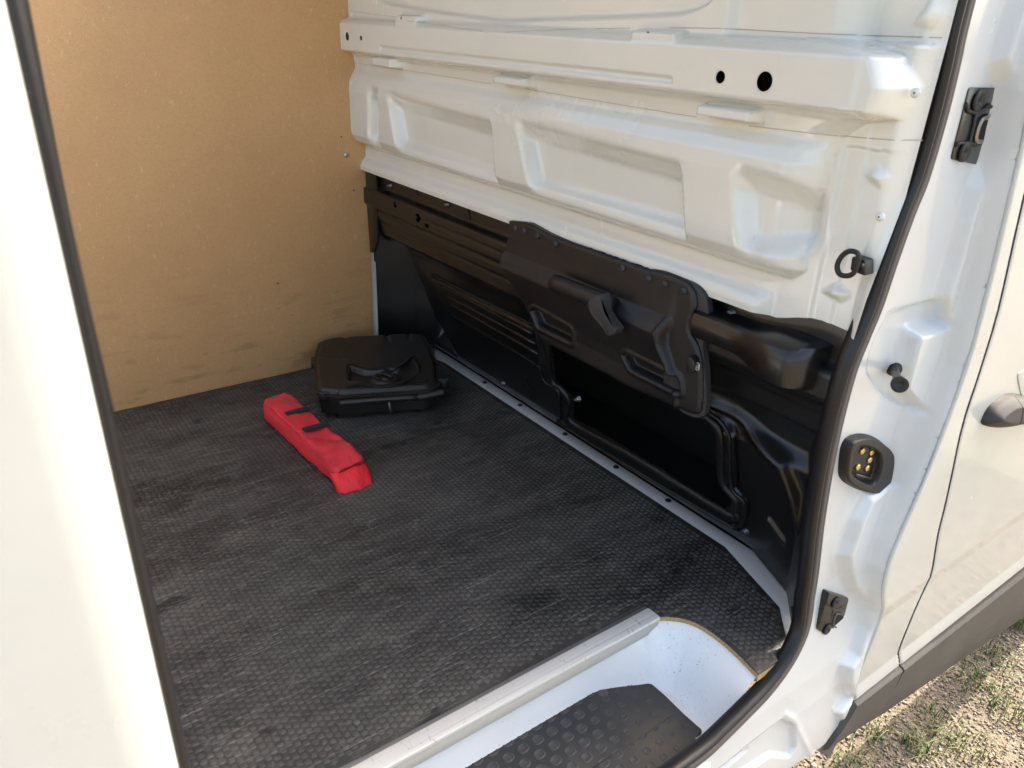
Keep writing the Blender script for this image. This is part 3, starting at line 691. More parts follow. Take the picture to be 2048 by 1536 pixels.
# opening cut by the seal loop
hole_loop = [(p[0] - .006 * 0, p[1]) for p in sp]
seal_in = []
for i, p in enumerate(sp):
    a = sp[i - 1]; b = sp[(i + 1) % len(sp)]; t = (b - a) / np.linalg.norm(b - a); nrm = np.array([t[1], -t[0]])
    seal_in.append(p + nrm * .012)
cx, cz = -.65, .55
if abs(seal_in[20][0] - cx) > abs(sp[20][0] - cx):
    seal_in = [2 * p - q for p, q in zip(sp, seal_in)]
# grid only where the jamb is: right pillar, sill
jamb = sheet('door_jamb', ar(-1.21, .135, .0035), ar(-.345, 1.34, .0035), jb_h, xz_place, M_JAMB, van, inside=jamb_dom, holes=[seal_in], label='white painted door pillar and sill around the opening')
# rubber seal swept round the opening
ORI = 1.0 if np.dot(np.array([(sp[41] - sp[39])[1], -(sp[41] - sp[39])[0]]), np.array([cx, cz]) - sp[40]) > 0 else -1.0
def sweep(name, prof, m, parent, **k):
    V = []; F = []; n = len(sp); q = len(prof)
    for i, p in enumerate(sp):
        a = sp[i - 1]; b = sp[(i + 1) % n]; t = (b - a) / np.linalg.norm(b - a); nr = np.array([t[1], -t[0]])
        nr = nr * ORI
        for (s, d) in prof: V.append((p[0] + nr[0] * s, .005 - float(y_seal(p[1])) - d, p[1] + nr[1] * s))
    for i in range(n):
        for j in range(q): F.append((i * q + j, i * q + (j + 1) % q, ((i + 1) % n) * q + (j + 1) % q, ((i + 1) % n) * q + j))
    return link(name, mesh(name, V, F, True), m, parent, **k)
lipf = [(.0, -.004), (-.0005, .003), (.001, .0065), (.005, .0090), (.009, .0092), (.0105, .0082), (.012, .0092), (.017, .0098), (.0195, .0080), (.0205, .004), (.0205, -.002)]
seal = sweep('door_seal', lipf, M_LIP, van, label='black rubber door seal running round the opening')
bulb = [(.0207, -.004), (.0212, .002), (.0225, .0060), (.0240, .0070), (.0250, .0045), (.0262, .0075), (.0295, .0110), (.0335, .0110), (.0365, .0080), (.0380, .002), (.0375, -.006), (.034, -.014), (.028, -.017), (.022, -.015)]
sweep('seal_bulb', bulb, M_RUBBER, seal)

# ---------------------------------------------------------------- outer skin: pillar strip, front door, cladding
seam = [(0.124, 0.933), (0.137, 0.778), (0.165, 0.601), (0.168, 0.488), (0.168, 0.377), (0.204, 0.216), (0.221, 0.129), (0.256, 0.012), (0.246, -0.077), (0.241, -0.173), (0.253, -0.219)]
seam_c = [tuple(p) for p in catmull([(.085, 1.34)] + [tuple(p) for p in seam], 4)]
Dc = [tuple(p) for p in ([(.07, 1.34), (.072, .98)] + [tuple(q) for q in outer_D])]
def skin_sheet(name, poly, m, us_, parent, **k):
    def h(X, Z):
        H = sk_h(X, Z); d = sd(X, Z, poly); return H - .004 * (1 - ss(-d, 0, .005))
    return sheet(name, us_, ar(-.25, 1.34, .004), h, xz_place, m, parent, inside=poly, **k)
cut = .002
left_edge = [(p[0] - .001, p[1]) for p in Dc if p[1] > -.228]
pil_poly = left_edge + [(.078, -.232)] + [(.262, -.232)] + [(p[0] - cut, p[1]) for p in seam_c[::-1] if p[1] > -.228]
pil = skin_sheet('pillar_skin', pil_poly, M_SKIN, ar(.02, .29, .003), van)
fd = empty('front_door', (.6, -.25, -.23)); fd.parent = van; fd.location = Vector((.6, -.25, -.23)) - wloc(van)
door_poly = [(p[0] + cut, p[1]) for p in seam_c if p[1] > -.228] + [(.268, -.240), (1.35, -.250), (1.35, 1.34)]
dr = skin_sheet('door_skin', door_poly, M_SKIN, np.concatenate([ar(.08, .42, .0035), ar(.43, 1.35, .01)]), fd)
M_GAP = mat('gap_shade', (0.045, 0.042, 0.040), 0.8)  # dark tone standing for shade in the door gap
tube('hem_edge', [(p[0], -float(sk_h(0, p[1])) + .0022, p[1]) for p in catmull([q for q in Dc if q[1] > -.225], 4)], .0042, M_SKIN, pil, 8)
tube('seam_shade_bead', [(p[0], -float(sk_h(0, p[1])) + .0012, p[1]) for p in seam_c], .0014, M_GAP, van, 8)  # dark bead laid along the seam as the shade of the gap
# dark strip behind the seam, standing for the shaded gap
V = []; F = []
for p in seam_c: V += [(p[0] - .012, -.236, p[1]), (p[0] + .012, -.236, p[1])]
for i in range(len(seam_c) - 1): F.append((2 * i, 2 * i + 1, 2 * i + 3, 2 * i + 2))
link('seam_shade_strip', mesh('seam_shade_strip', V, F), M_GAP, van)
# cladding
def clad(name, x0, x1, parent, topc, botc, cap=None, **k):
    xs = np.linspace(x0, x1, 40); V = []; F = []
    pr = [(.0, -.01), (.0, .006), (.03, .012), (.10, .011), (.55, .006), (.93, .0), (.985, -.006), (1.0, -.02), (1.0, -.05)]
    for x in xs:
        zt = np.interp(x, [.05, .8], topc); zb = np.interp(x, [.03, .25, .45, 1.1], botc)
        for (t, o_) in pr:
            xo = x
            if cap and x == xs[0]: xo = x + cap(t)
            if cap: xo = x + cap(t) * max(0, 1 - (x - x0) / .10)
            V.append((xo, -.252 - o_, zt + (zb - zt) * t))
    q = len(pr)
    for i in range(len(xs) - 1):
        for j in range(q - 1): F.append((i * q + j, i * q + j + 1, (i + 1) * q + j + 1, (i + 1) * q + j))
    F.append(tuple(range(q))); F.append(tuple((len(xs) - 1) * q + j for j in range(q))[::-1])
    o = link(name, mesh(name, V, F), M_CLAD, parent, **k); auto_smooth(o, 40); return o
bot = [-.335, -.388, -.420, -.524]
clad('sill_cladding', .083, .259, van, [-.230, -.246], bot, cap=lambda t: -.050 * t ** 1.5)
clad('door_cladding', .268, 1.35, fd, [-.234, -.246], bot, cap=lambda t: -.014 * math.sin(t * 2.5))
capp = [(0.083, -0.238), (0.108, -0.278), (0.109, -0.308), (0.099, -0.353), (0.079, -0.403), (-0.003, -0.320), (0.034, -0.309), (0.068, -0.281)]
prism('cladding_end', fillet(capp, .003, 2), xz_place, .232, .243, M_CLAD, van, .001)
M_HAND = dusty('handle_plastic', (0.020, 0.020, 0.020), 0.42, (0.06, 0.055, 0.05), 0.2)
# front door handle
hd = [(0.236, 0.371), (0.237, 0.389), (0.246, 0.403), (0.265, 0.410), (0.294, 0.414), (0.327, 0.413), (0.375, 0.397), (0.497, 0.353), (0.638, 0.327), (0.752, 0.223), (0.563, 0.282), (0.453, 0.311), (0.396, 0.326), (0.332, 0.338), (0.279, 0.353)]
hd = chaikin(hd, 2)
def hd_h(X, Z):
    d = sd(X, Z, hd); zc = .395 - .02 * 0
    return .250 + .036 * np.sqrt(np.clip(-d / .020, 0, 1)) + .006 * ss(Z, .40, .36) - .003 * np.exp(-((X - .332 - (Z - .36) * .10) / .0016) ** 2)
xs_ = [p[0] for p in hd]; zs_ = [p[1] for p in hd]
sheet('door_handle', ar(min(xs_) - .004, max(xs_) + .004, .0015), ar(min(zs_) - .004, max(zs_) + .004, .0015), hd_h, xz_place, M_HAND, fd, inside=hd)
cup = chaikin([(0.331, 0.450), (0.370, 0.448), (0.478, 0.426), (0.593, 0.371), (0.609, 0.321), (0.406, 0.374), (0.363, 0.417)], 2)
prism('handle_cup', cup, xz_place, .2575, .2605, M_SKIN, fd, .002)

# ---------------------------------------------------------------- fittings on the pillar
def striker(quad, y0, sc_, label=None):
    q = [np.array(p) for p in quad]                 # tl, tr, br, bl in (x,z)
    o = prism('striker_plate', fillet(quad, .006, 4), xz_place, y0 - .012, y0 + .0015, M_PLASTIC, van, .001, label=label); o.data.materials[0] = M_BLACK
    def at(u, v): 
        a = q[0] * (1 - u) + q[1] * u; b = q[3] * (1 - u) + q[2] * u; return a * (1 - v) + b * v
    for (u, v) in ((.36, .17), (.34, .86)):
        c = at(u, v); lathe('screw_head', (c[0], -(y0 + .001), c[1]), (0, -1, 0), [(0, .0155 * sc_), (.004, .0150 * sc_), (.0055, .0125 * sc_), (.0045, .006 * sc_), (.0035, .0035 * sc_), (.001, .003 * sc_)], M_PLASTIC, o, 22)
    def rib(pts, r, m=M_PLASTIC, yy=.004, name='rib'):
        tube(name, [(p[0], -(y0 + yy * (.6 if sc_ > .9 else .25)), p[1]) for p in [at(*t) for t in pts]], r, m, o, 8)
    rib([(.0, .22), (.10, .31), (.38, .34), (.62, .29), (.74, .22), (.84, .24)], .0030 * sc_)
    rib([(.38, .34), (.42, .50), (.42, .74), (.10, .76), (.0, .80)], .0030 * sc_)
    rib([(.42, .74), (.70, .75), (.84, .73)], .0028 * sc_)
    w = prism('striker_recess_shade', fillet([at(.50, .42), at(.96, .40), at(.96, .72), at(.50, .72)], .003, 2), xz_place, y0 - .002, y0 + .0022, M_DARK, o)  # dark raised plate standing for the shade of a recess
    lp = catmull([at(.80, .34), at(.76, .38), at(.64, .40), at(.58, .46), at(.56, .58), at(.58, .67), at(.66, .70), at(.80, .70)], 4)
    tube('striker_loop', [(p[0], -(y0 + (.004 if sc_ > .9 else .0015)), p[1]) for p in lp], .0034 * sc_, M_BOLT if sc_ < .9 else M_STRK, o, 10)
    return o
M_STRK = mat('worn_striker_steel', (0.30, 0.27, 0.23), 0.35, 0.9)
striker([(-0.021, 0.941), (0.071, 0.939), (0.074, 0.831), (-0.016, 0.845)], .199, 1.0, 'upper black striker plate with a worn steel loop')
striker([(-0.063, 0.093), (0.019, 0.042), (0.024, -0.072), (-0.071, 0.012)], .2145, .72, 'lower black striker plate near the sill')
# buffer stud
bs = [(0.003, 0.511)][0]
tip = [(-0.119, 0.539)][0]
a0 = Vector((bs[0], -.190, bs[1])); a1 = Vector((tip[0], -.262, tip[1])); ln = (a1 - a0).length
stud = lathe('buffer_stud', a0, (a1 - a0), [(0, .0125), (.012, .0125), (.014, .011), (.015, .0066), (ln - .010, .0062), (ln - .008, .011), (ln - .006, .0125), (ln - .001, .0125), (ln, .0115), (ln, .006), (ln - .002, .005), (ln - .002, .001)], M_PLASTIC, van, 24, label='black round-headed stud standing out from the pillar')
# contact block
oc = chaikin([(-0.122, 0.415), (-0.094, 0.422), (-0.039, 0.406), (0.036, 0.360), (0.057, 0.331), (0.068, 0.275), (0.052, 0.260), (0.008, 0.270), (-0.067, 0.312), (-0.101, 0.338), (-0.113, 0.366)], 2)
ic = chaikin([(-0.103, 0.406), (-0.074, 0.401), (-0.028, 0.379), (0.002, 0.355), (0.014, 0.318), (0.007, 0.298), (-0.016, 0.301), (-0.060, 0.326), (-0.091, 0.348), (-0.100, 0.370)], 2)
blk = sheet('contact_block', ar(min(p[0] for p in oc) - .004, max(p[0] for p in oc) + .004, .0015), ar(min(p[1] for p in oc) - .004, max(p[1] for p in oc) + .004, .0015),
            lambda X, Z: .196 + .018 * ss(-sd(X, Z, oc), 0, .006) - .014 * inn(sd(X, Z, ic), .004), xz_place, M_PLASTIC, van, inside=oc, label='black oval connector block with brass contacts')
for (x, z) in [(-0.051, 0.376), (-0.017, 0.363), (-0.017, 0.348), (-0.052, 0.345), (-0.018, 0.332)]:
    lathe('brass_contact', (x, -.198, z), (0, -1, 0), [(0, .0062), (.005, .0062), (.0062, .0045), (.0058, .002)], M_BRASS, blk, 12)
cw = [(-0.061, 0.336), (-0.002, 0.308)]
tube('contact_strip', [(p[0], -.206, p[1]) for p in cw], .0018, M_BOLT, blk, 6)
# lashing ring on the white panel beside the pillar
brk = [(-0.175, 0.718), (-0.196, 0.717), (-0.201, 0.696), (-0.177, 0.698)]
dring = empty('lashing_ring', (-.17, -.17, .69)); dring.parent = van; dring.location = Vector((-.17, -.17, .69)) - wloc(van); dring['label'] = 'black lashing ring fixed beside the door pillar'
prism('ring_bracket', fillet(brk, .003, 2), up_place, .155, .176, M_PLASTIC, dring, .002)
rg = [(-0.188, 0.726), (-0.176, 0.727), (-0.167, 0.720), (-0.162, 0.709), (-0.162, 0.699), (-0.169, 0.691), (-0.182, 0.693), (-0.189, 0.701), (-0.190, 0.714)]
tube('ring_loop', [(-.184, p[0], p[1]) for p in catmull(rg, 5, True)], .0038, M_PLASTIC, dring, 10, closed=True)
bc = [(-0.193, 0.710)][0]; lathe('ring_rivet', (-.176, bc[0], bc[1]), (-1, 0, 0), [(0, .004), (.002, .003), (.0022, .001)], M_BOLT, dring, 10)

# ---------------------------------------------------------------- open sliding door, standing outside on the left
sdoor = empty('sliding_door', (-1.9, -.33, -.3)); sdoor.parent = van; sdoor.location = Vector((-1.9, -.33, -.3)) - wloc(van)
sdoor['label'] = 'white sliding door slid open with a black rubber edge'
V = []; F = []; zs = list(np.linspace(-.33, 1.40, 30)); pr = [(0, .0), (.0, .006), (-.0015, .0095), (-.005, .012), (-.03, .016), (-.20, .020), (-.9, .024), (-1.45, .022), (-1.45, -.03), (-.02, -.03)]
for z in zs:
    yo = np.interp(z, [-.35, 0, .5, 1.4], [-.012, .0, .004, -.020])
    xo = np.interp(z, [.55, .83, 1.0, 1.3], [0, -.002, -.003, -.006])
    for (x, o_) in pr: V.append((-1.153 + x + xo, -.346 - o_ - yo, z))
q = len(pr)
for i in range(len(zs) - 1):
    for j in range(q): F.append((i * q + j, i * q + (j + 1) % q, (i + 1) * q + (j + 1) % q, (i + 1) * q + j))
F.append(tuple(range(q))); F.append(tuple((len(zs) - 1) * q + j for j in range(q))[::-1])
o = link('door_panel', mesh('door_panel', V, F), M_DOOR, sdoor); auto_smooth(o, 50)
XO = lambda z: float(np.interp(z, [.55, .83, 1.0, 1.3], [0, -.002, -.003, -.006]))
XL = lambda z: float(np.interp(z, [.55, .83, 1.0, 1.3], [.0005, -.001, -.006, -.010]))
tube('edge_rubber', [(-1.1498 + XO(z), -.3455 - np.interp(z, [-.35, 0, .5, 1.4], [-.012, .0, .004, -.020]), z) for z in zs], .0042, M_RUBBER, sdoor, 14)
tube('edge_rubber_lip', [(-1.1485 + XL(z), -.339 - np.interp(z, [-.35, 0, .5, 1.4], [-.012, .0, .004, -.020]), z) for z in zs], .0035, M_RUBBER, sdoor, 12)

# ================================================================ floor covering
MATO = [(-1.60, .012), (-.300, .012), (-.299, -.009)] + CORNER + [(-.240, -.217), (-.15, -.217), (-.139, -.203), (-.066, -.133), (-.004, .053), (-.003, 1.195), (-.030, 1.30), (-.12, 1.374), (-1.60, 1.374)]  # mat ends out of view so the white pan behind reflects sunlight
cf = empty('cargo_floor_mat', (-1.2, .6, -.018), 'worn black rubber sheet with hexagonal studs covering the front of the van floor', 'floor mat')
plate = MATO
prism('board', [(p[0], p[1]) for p in plate], xy_place, -.018, -.0035, M_EDGE, cf, label='raw brown board edge below the rubber')
prism('rubber_sheet', [(p[0] , p[1]) for p in plate], xy_place, -.0034, 0.0, M_FLOOR, cf, .001)
# moulded studs as real geometry
pit = .0131; rows = []
xs0 = np.arange(-1.35, .0, pit * .866); J, I = np.meshgrid(np.arange(0, int(1.65 / pit)), np.arange(len(xs0)))
cxs = xs0[I]; cys = -.21 + (J + .5 * (I % 2)) * pit; cxs = cxs.ravel(); cys = cys.ravel()
dd = sd(cxs, cys, MATO, .3); kk = dd < -.0085; cxs = cxs[kk]; cys = cys[kk]
kk = ~((cys < .032) & (cxs < -.28)); cxs = cxs[kk]; cys = cys[kk]; n = len(cxs)
ang = np.arange(6) * math.pi / 3; ringv = []
hs = .0010 * (0.65 + .35 * rng.random(n))
lv = [(.0060, -.0002, 1), (.0049, 1.0, 0), (.0026, 1.18, 0)]
Vn = np.zeros((n, 18, 3))
for li, (r, hz, ab) in enumerate(lv):
    for k in range(6):
        Vn[:, li * 6 + k, 0] = cxs + r * math.cos(ang[k]); Vn[:, li * 6 + k, 1] = cys + r * math.sin(ang[k]); Vn[:, li * 6 + k, 2] = (hz if ab else hs * hz)
fq = []
for l_ in range(2):
    for k in range(6): k2 = (k + 1) % 6; fq.append((l_ * 6 + k, l_ * 6 + k2, l_ * 6 + 6 + k2, l_ * 6 + 6 + k))
Fq = (np.array(fq)[None] + (np.arange(n) * 18)[:, None, None]).reshape(-1, 4)
Fh = (np.arange(12, 18)[None] + (np.arange(n) * 18)[:, None])
me = bpy.data.meshes.new('studs'); me.vertices.add(n * 18); me.vertices.foreach_set('co', Vn.astype(np.float32).ravel())
lp_ = np.concatenate([Fq.ravel(), Fh.ravel()]).astype(np.int32); me.loops.add(len(lp_)); me.loops.foreach_set('vertex_index', lp_)
st_ = np.concatenate([np.arange(len(Fq)) * 4, len(Fq) * 4 + np.arange(len(Fh)) * 6]).astype(np.int32)
me.polygons.add(len(st_)); me.polygons.foreach_set('loop_start', st_); me.update(calc_edges=True); me.validate(); me.polygons.foreach_set('use_smooth', np.ones(len(st_), bool))
link('floor_studs', me, M_HEX, cf, kind='stuff')
# aluminium edging
V = []; F = []; pr = [(.0075, .0006), (.0060, .0030), (.002, .0040), (-.021, .0046), (-.0245, .0036), (-.0255, .0010), (-.0255, -.0020), (-.0235, -.0030), (-.0235, -.0006), (.0075, -.0006)]
xs = np.linspace(-1.6, -.283, 60)
for x in xs:
    for (y, z) in pr: V.append((x, y, z + .0004 * math.sin(x * 9)))
q = len(pr)
for i in range(len(xs) - 1):
    for j in range(q): F.append((i * q + j, i * q + (j + 1) % q, (i + 1) * q + (j + 1) % q, (i + 1) * q + j))
F.append(tuple(range(q))); F.append(tuple((len(xs) - 1) * q + j for j in range(q))[::-1])
o = link('edge_trim', mesh('edge_trim', V, F), M_ALU, cf, label='scratched aluminium edging along the step'); auto_smooth(o, 30)

M_BEIGE = mat('dull_beige_edging', (0.50, 0.48, 0.42), 0.6)
M_GREYM = mat('dull_grey_metal', (0.20, 0.195, 0.19), 0.45, 0.5)
box('trim_lip', (-.9415, -.0225, -.0165), (1.317, .003, .024), M_BEIGE, cf, .0008)
box('trim_back', (-.9415, .0105, .0012), (1.317, .0075, .0022), M_GREYM, cf, .0006)
# step mat
SM = fillet([(-0.849, 0.011), (-0.407, 0.003), (-0.387, 0.003), (-0.372, -0.003), (-0.343, -0.027), (-0.326, -0.059), (-0.325, -0.097), (-0.328, -0.149), (-0.326, -0.190), (-0.350, -0.187), (-0.362, -0.211), (-0.404, -0.218)] + [(-1.1, -.232), (-1.1, .002)], .008, 3)
smt = empty('step_mat', (-.7, -.1, -.114), 'dark grey rubber mat with raised rounded studs lying in the white side step', 'step mat')
prism('mat_sheet', SM, xy_place, -.1135, -.1065, M_STEPMAT, smt, .0015)
def stud_mesh(w_, h_):
    o_ = fillet([(-w_, -h_), (w_, -h_), (w_, h_), (-w_, h_)], min(w_, h_) * .9, 4); i_ = [np.array(p) * .78 for p in o_]
    n_ = len(o_); V = [(p[0] * 1.1, p[1] * 1.1, 0) for p in o_] + [(p[0], p[1], .0012) for p in o_] + [(p[0], p[1], .0013) for p in i_] + [(p[0] * .93, p[1] * .93, .0005) for p in i_]
    F = []
    for l_ in range(3):
        for k in range(n_): k2 = (k + 1) % n_; F.append((l_ * n_ + k, l_ * n_ + k2, (l_ + 1) * n_ + k2, (l_ + 1) * n_ + k))
    F.append(tuple(3 * n_ + k for k in range(n_)))
    m_ = mesh('stud', V, F, True); m_.materials.append(M_STUD); return m_
sm_big = [stud_mesh(.0100 * s_, .0085 * s_) for s_ in (1.0, .86, .72, .58, .45)]
cnt = 0
for i in range(40):
    for j in range(10):
        x = -.345 - i * .0310 - (.0155 if j % 2 else 0); y = -.212 + j * .0245
        if sd(np.array([x]), np.array([y]), SM, .3)[0] > -.013: continue
        k = int(np.clip(4.4 - (-.34 - x) * 24 - (.02 - y) * 0 , 0, 4))
        if cnt < 290:
            o = put(sm_big[k], 'stud', (x, y, -.1067), smt); o.rotation_euler.z = rad(8); cnt += 1
tube('mat_seam', [(p[0], p[1], -.1062) for p in [(-0.346, -0.135), (-0.416, -0.136), (-0.475, -0.136), (-0.542, -0.136)]], .0012, M_STEPMAT, smt, 6)
kx = [(-0.416, -0.028)][0]
lathe('mat_hole', (kx[0], kx[1], -.1068), (0, 0, 1), [(0, .010), (.0012, .0085), (.0015, .004), (.0005, .003)], M_LIP, smt, 14)
# corner dirt crumbs by the pillar foot
cab = empty('loose_cable', (-.10, -.165, .0), 'thin dark cable ends poking out at the pillar foot', 'cable')
for i in range(5):
    c_ = [(-0.088, -0.159)][0]
    tube('strand', [(c_[0] - .01 + .004 * i, c_[1] - .01, .045 - .002 * i), (c_[0] - .016 + .003 * i, c_[1] - .022, .03), (c_[0] - .022 + .002 * i, c_[1] - .03, .008)], .0012, M_BOLT if i % 2 else M_LIP, cab, 6)

# ================================================================ red pouch
bag = empty('red_pouch', (-.565, .92, 0), 'long red nylon pouch with two black straps lying on the black floor mat', 'pouch')
nl, nc = 90, 44; V = []; F = []
A = np.array([-.584, 1.172]); B = np.array([-.560, .705])
ax = (B - A); LN = np.linalg.norm(ax); ax /= LN; sx_ = np.array([ax[1], -ax[0]])
if sx_[0] < 0: sx_ = -sx_
from mathutils import noise as mn
for i in range(nl + 1):
    t = i / nl; s_ = t * LN
    wd = .0435 * (min(1, (t + .02) / .17) ** .55); ht = .060 * (min(1, (t + .02) / .12) ** .55) * (1 - .10 * ss(np.array(t), .8, 1.0)) * (1 + .05 * math.sin(t * 9))
    if t > .97: wd *= 1 - .25 * (t - .97) / .03; ht *= 1 - .10 * (t - .97) / .03
    for j in range(nc):
        a = 2 * math.pi * j / nc; c_, s2 = math.cos(a), math.sin(a); ex = .42
        u = wd * math.copysign(abs(c_) ** ex, c_); z = ht * .5 + ht * .5 * math.copysign(abs(s2) ** ex, s2)
        pp = Vector((u * 26, s_ * 11, z * 26)); wv = mn.fractal(pp, 1.0, 2.0, 4) * .0046 - abs(mn.noise(Vector((u * 30 + 5, s_ * 22 + z * 18, z * 20)))) * .004 + mn.noise(Vector((u * 60, s_ * 30, z * 40))) * .0012
        fold = -.004 * math.exp(-((s_ - .33 - u * .9) / .010) ** 2) * (s2 > 0) - .003 * math.exp(-((s_ - .40 + u * .5) / .007) ** 2)
        ln_ = math.hypot(c_, s2); u += wv * c_; z += (wv + fold) * s2
        if s2 > .2: z += .0025 * math.sin(u * 70 + s_ * 14)
        p2 = A + ax * s_ + sx_ * u; V.append((p2[0], p2[1], max(.0004, z)))
for i in range(nl):
    for j in range(nc): k = (j + 1) % nc; F.append((i * nc + j, i * nc + k, (i + 1) * nc + k, (i + 1) * nc + j))
F.append(tuple(range(nc))); F.append(tuple(nl * nc + j for j in range(nc))[::-1])
body = link('pouch_body', mesh('pouch_body', V, F, True), M_RED, bag)
# piping along the upper left edge
tube('piping', [(A[0] + ax[0] * s_ - sx_[0] * .0415, A[1] + ax[1] * s_ - sx_[1] * .0415, .056 + .002 * math.sin(s_ * 18)) for s_ in np.linspace(.095, LN - .02, 30)], .0018, M_RED, bag, 6)
tube('piping', [(A[0] + ax[0] * s_ - sx_[0] * .0440, A[1] + ax[1] * s_ - sx_[1] * .0440, .030 + .003 * math.sin(s_ * 15)) for s_ in np.linspace(.085, LN - .03, 30)], .0014, M_RED, bag, 6)
# straps
for s0 in (.165, .270):
    V = []; F = []; W_ = .0085
    for q_, u in enumerate(np.linspace(-.022, .0425, 14)):
        z = .0625 + .0012 * math.sin(u * 60) - max(0, (u - .036)) ** 2 * 90
        for dsx in (-W_, W_):
            p2 = A + ax * (s0 + dsx + u * .12) + sx_ * u; V.append((p2[0], p2[1], z + .0012)); V.append((p2[0], p2[1], z - .004))
    for q_ in range(13):
        b_ = q_ * 4; F += [(b_, b_ + 2, b_ + 6, b_ + 4), (b_ + 1, b_, b_ + 4, b_ + 5), (b_ + 2, b_ + 3, b_ + 7, b_ + 6)]
    F += [(0, 1, 3, 2), (52, 54, 55, 53)]
    link('strap', mesh('strap', V, F), M_STRAP, bag)
# bright end flap, folded down
V = []; F = []; rows_ = 12; cols = 20
for i in range(rows_ + 1):
    v = i / rows_
    for j in range(cols + 1):
        u = (j / cols - .5); wv = .094 * (1 - .05 * v)
        zz = .044 - v * .044 + .0015 * math.sin(u * 9 + v * 3)
        oo = LN - .006 + .030 * math.sin(v * 1.5) + .012 * v * (1 - (2 * u) ** 2) + .0012 * math.sin(u * 17 + 1) * v
        if abs(u) > .40: oo -= .010 * (abs(u) - .40) / .10
        zz = max(.0012, zz - .010 * (abs(u) * 2) ** 3 * (1 - v))
        p2 = A + ax * oo + sx_ * (u * wv); V.append((p2[0], p2[1], zz))
for i in range(rows_):
    for j in range(cols): a_ = i * (cols + 1) + j; F.append((a_, a_ + 1, a_ + cols + 2, a_ + cols + 1))
ef = link('end_flap', mesh('end_flap', V, F, True), M_REDB, bag, label='bright red end flap'); md = ef.modifiers.new('t', 'SOLIDIFY'); md.thickness = .0016
ef.modifiers.move(0, 0)

# ================================================================ black plastic case near the corner
case = empty('black_case', (-.30, 1.16, 0), 'black moulded plastic case lying by the hardboard wall and bulkhead corner', 'case')
O = np.array([-.365, .935]); ud = np.array([.925, -.38]); ud /= np.linalg.norm(ud); vd = np.array([-ud[1], ud[0]])
def cp(u, v, h):
    return (-.276 + ud[0] * u + vd[0] * v, 1.112 + ud[1] * u + vd[1] * v, h)
def cpl(U, V, H): return cp(U, V, H)
def tilt(v): return 0.090 + .045 * (v + .19)
LID = fillet([(-.175, -.150), (-.11, -.172), (.12, -.176), (.150, -.150), (.165, -.02), (.155, .175), (.12, .190), (-.12, .190), (-.160, .170), (-.178, .05)], .012, 3)
rec = fillet([(-.085, -.015), (-.04, -.055), (.05, -.055), (.10, .010), (.105, -.085), (.075, -.125), (.03, -.150), (-.02, -.150), (-.06, -.125), (-.095, -.115)], .010, 3)
wel = circ(.01, -.095, .042, 20)
def ld_h(U, V):
    d = sd(U, V, LID); H = tilt(V) - .012 * (1 - ss(-d, 0, .012))
    dr_ = sd(U, V, rec); H = H - .014 * inn(dr_, .008) + .003 * np.exp(-(dr_ / .005) ** 2)
    H = H + .010 * inn(sd(U, V, wel), .012)
    for (u, w2) in ((-.085, .006), (.04, .006), (.105, .005)):
        H = H - .006 * np.exp(-((U - u) / w2) ** 2) * ss(V, .125, .140)
    H = H - .004 * np.exp(-(sdl(U, V, [(-.175, .06), (-.12, .04), (-.10, .03)]) / .006) ** 2)
    return H
lid = sheet('case_lid', ar(-.19, .18, .003), ar(-.19, .20, .003), ld_h, cpl, M_CASE, case, inside=LID)
BD = [(p[0] * .97, p[1] * .97 ) for p in LID]
V = [cp(p[0], p[1], .020 + 0 * p[1]) for p in BD] + [cp(p[0] * 1.025, p[1] * 1.02, tilt(p[1]) - .016) for p in BD]
n = len(BD); F = [(i, (i + 1) % n, n + (i + 1) % n, n + i) for i in range(n)] + [tuple(range(n))[::-1]]
o = link('case_body', mesh('case_body', V, F), M_CASE, case); auto_smooth(o)
V = [cp(p[0] * 1.03, p[1] * 1.025, tilt(p[1]) - h_) for h_ in (.0105, .018) for p in LID] + [cp(p[0] * .98, p[1] * .98, tilt(p[1]) - .0105) for p in LID]
n = len(LID); F = [(i, (i + 1) % n, n + (i + 1) % n, n + i) for i in range(n)] + [(i, 2 * n + i, 2 * n + (i + 1) % n, (i + 1) % n) for i in range(n)]
link('lid_rim', mesh('lid_rim', V, F), M_CASE, case)
bm = bmesh.new(); rz = Matrix.Rotation(math.atan2(ud[1], ud[0]), 3, 'Z')
for (u, v, su, sv, h) in ((-.09, -.10, .07, .10, .020), (.11, -.08, .05, .08, .020), (-.10, .12, .08, .09, .022), (.10, .12, .07, .09, .022)):
    c_ = cp(u, v, h / 2 + .0005); box_mesh('', c_, (su, sv, h), .004, rz, bm=bm)
link('case_feet', bm_mesh('case_feet', bm, False), M_CASE, case)
def lidz(u, v): return float(ld_h(np.array([u]), np.array([v]))[0])
for pts, rr_ in (([(-.088, -.012), (-.04, -.052), (.0, -.056), (.05, -.054), (.102, .012)], .0028), ([(-.090, -.018), (-.094, -.06), (-.090, -.10)], .0022), ([(.104, .005), (.110, -.05), (.104, -.09)], .0022),
                 ([(-.10, -.150), (-.05, -.140), (-.02, -.158), (.04, -.160), (.075, -.140), (.12, -.145)], .0034)):
    cc = catmull(pts, 5); tube('lid_ridge', [cp(p[0], p[1], max(lidz(p[0], p[1]), tilt(p[1]) - .014) + .001) for p in cc], rr_, M_PLASTIC, lid, 8)
tube('front_rail', [cp(u, -.182 + .00 * u + .02 * (abs(u) > .13), .060 + .004 * math.cos(u * 9)) for u in np.linspace(-.12, .09, 12)], .0085, M_CASE, case, 10)
def lidz(u, v): return float(ld_h(np.array([u]), np.array([v]))[0])
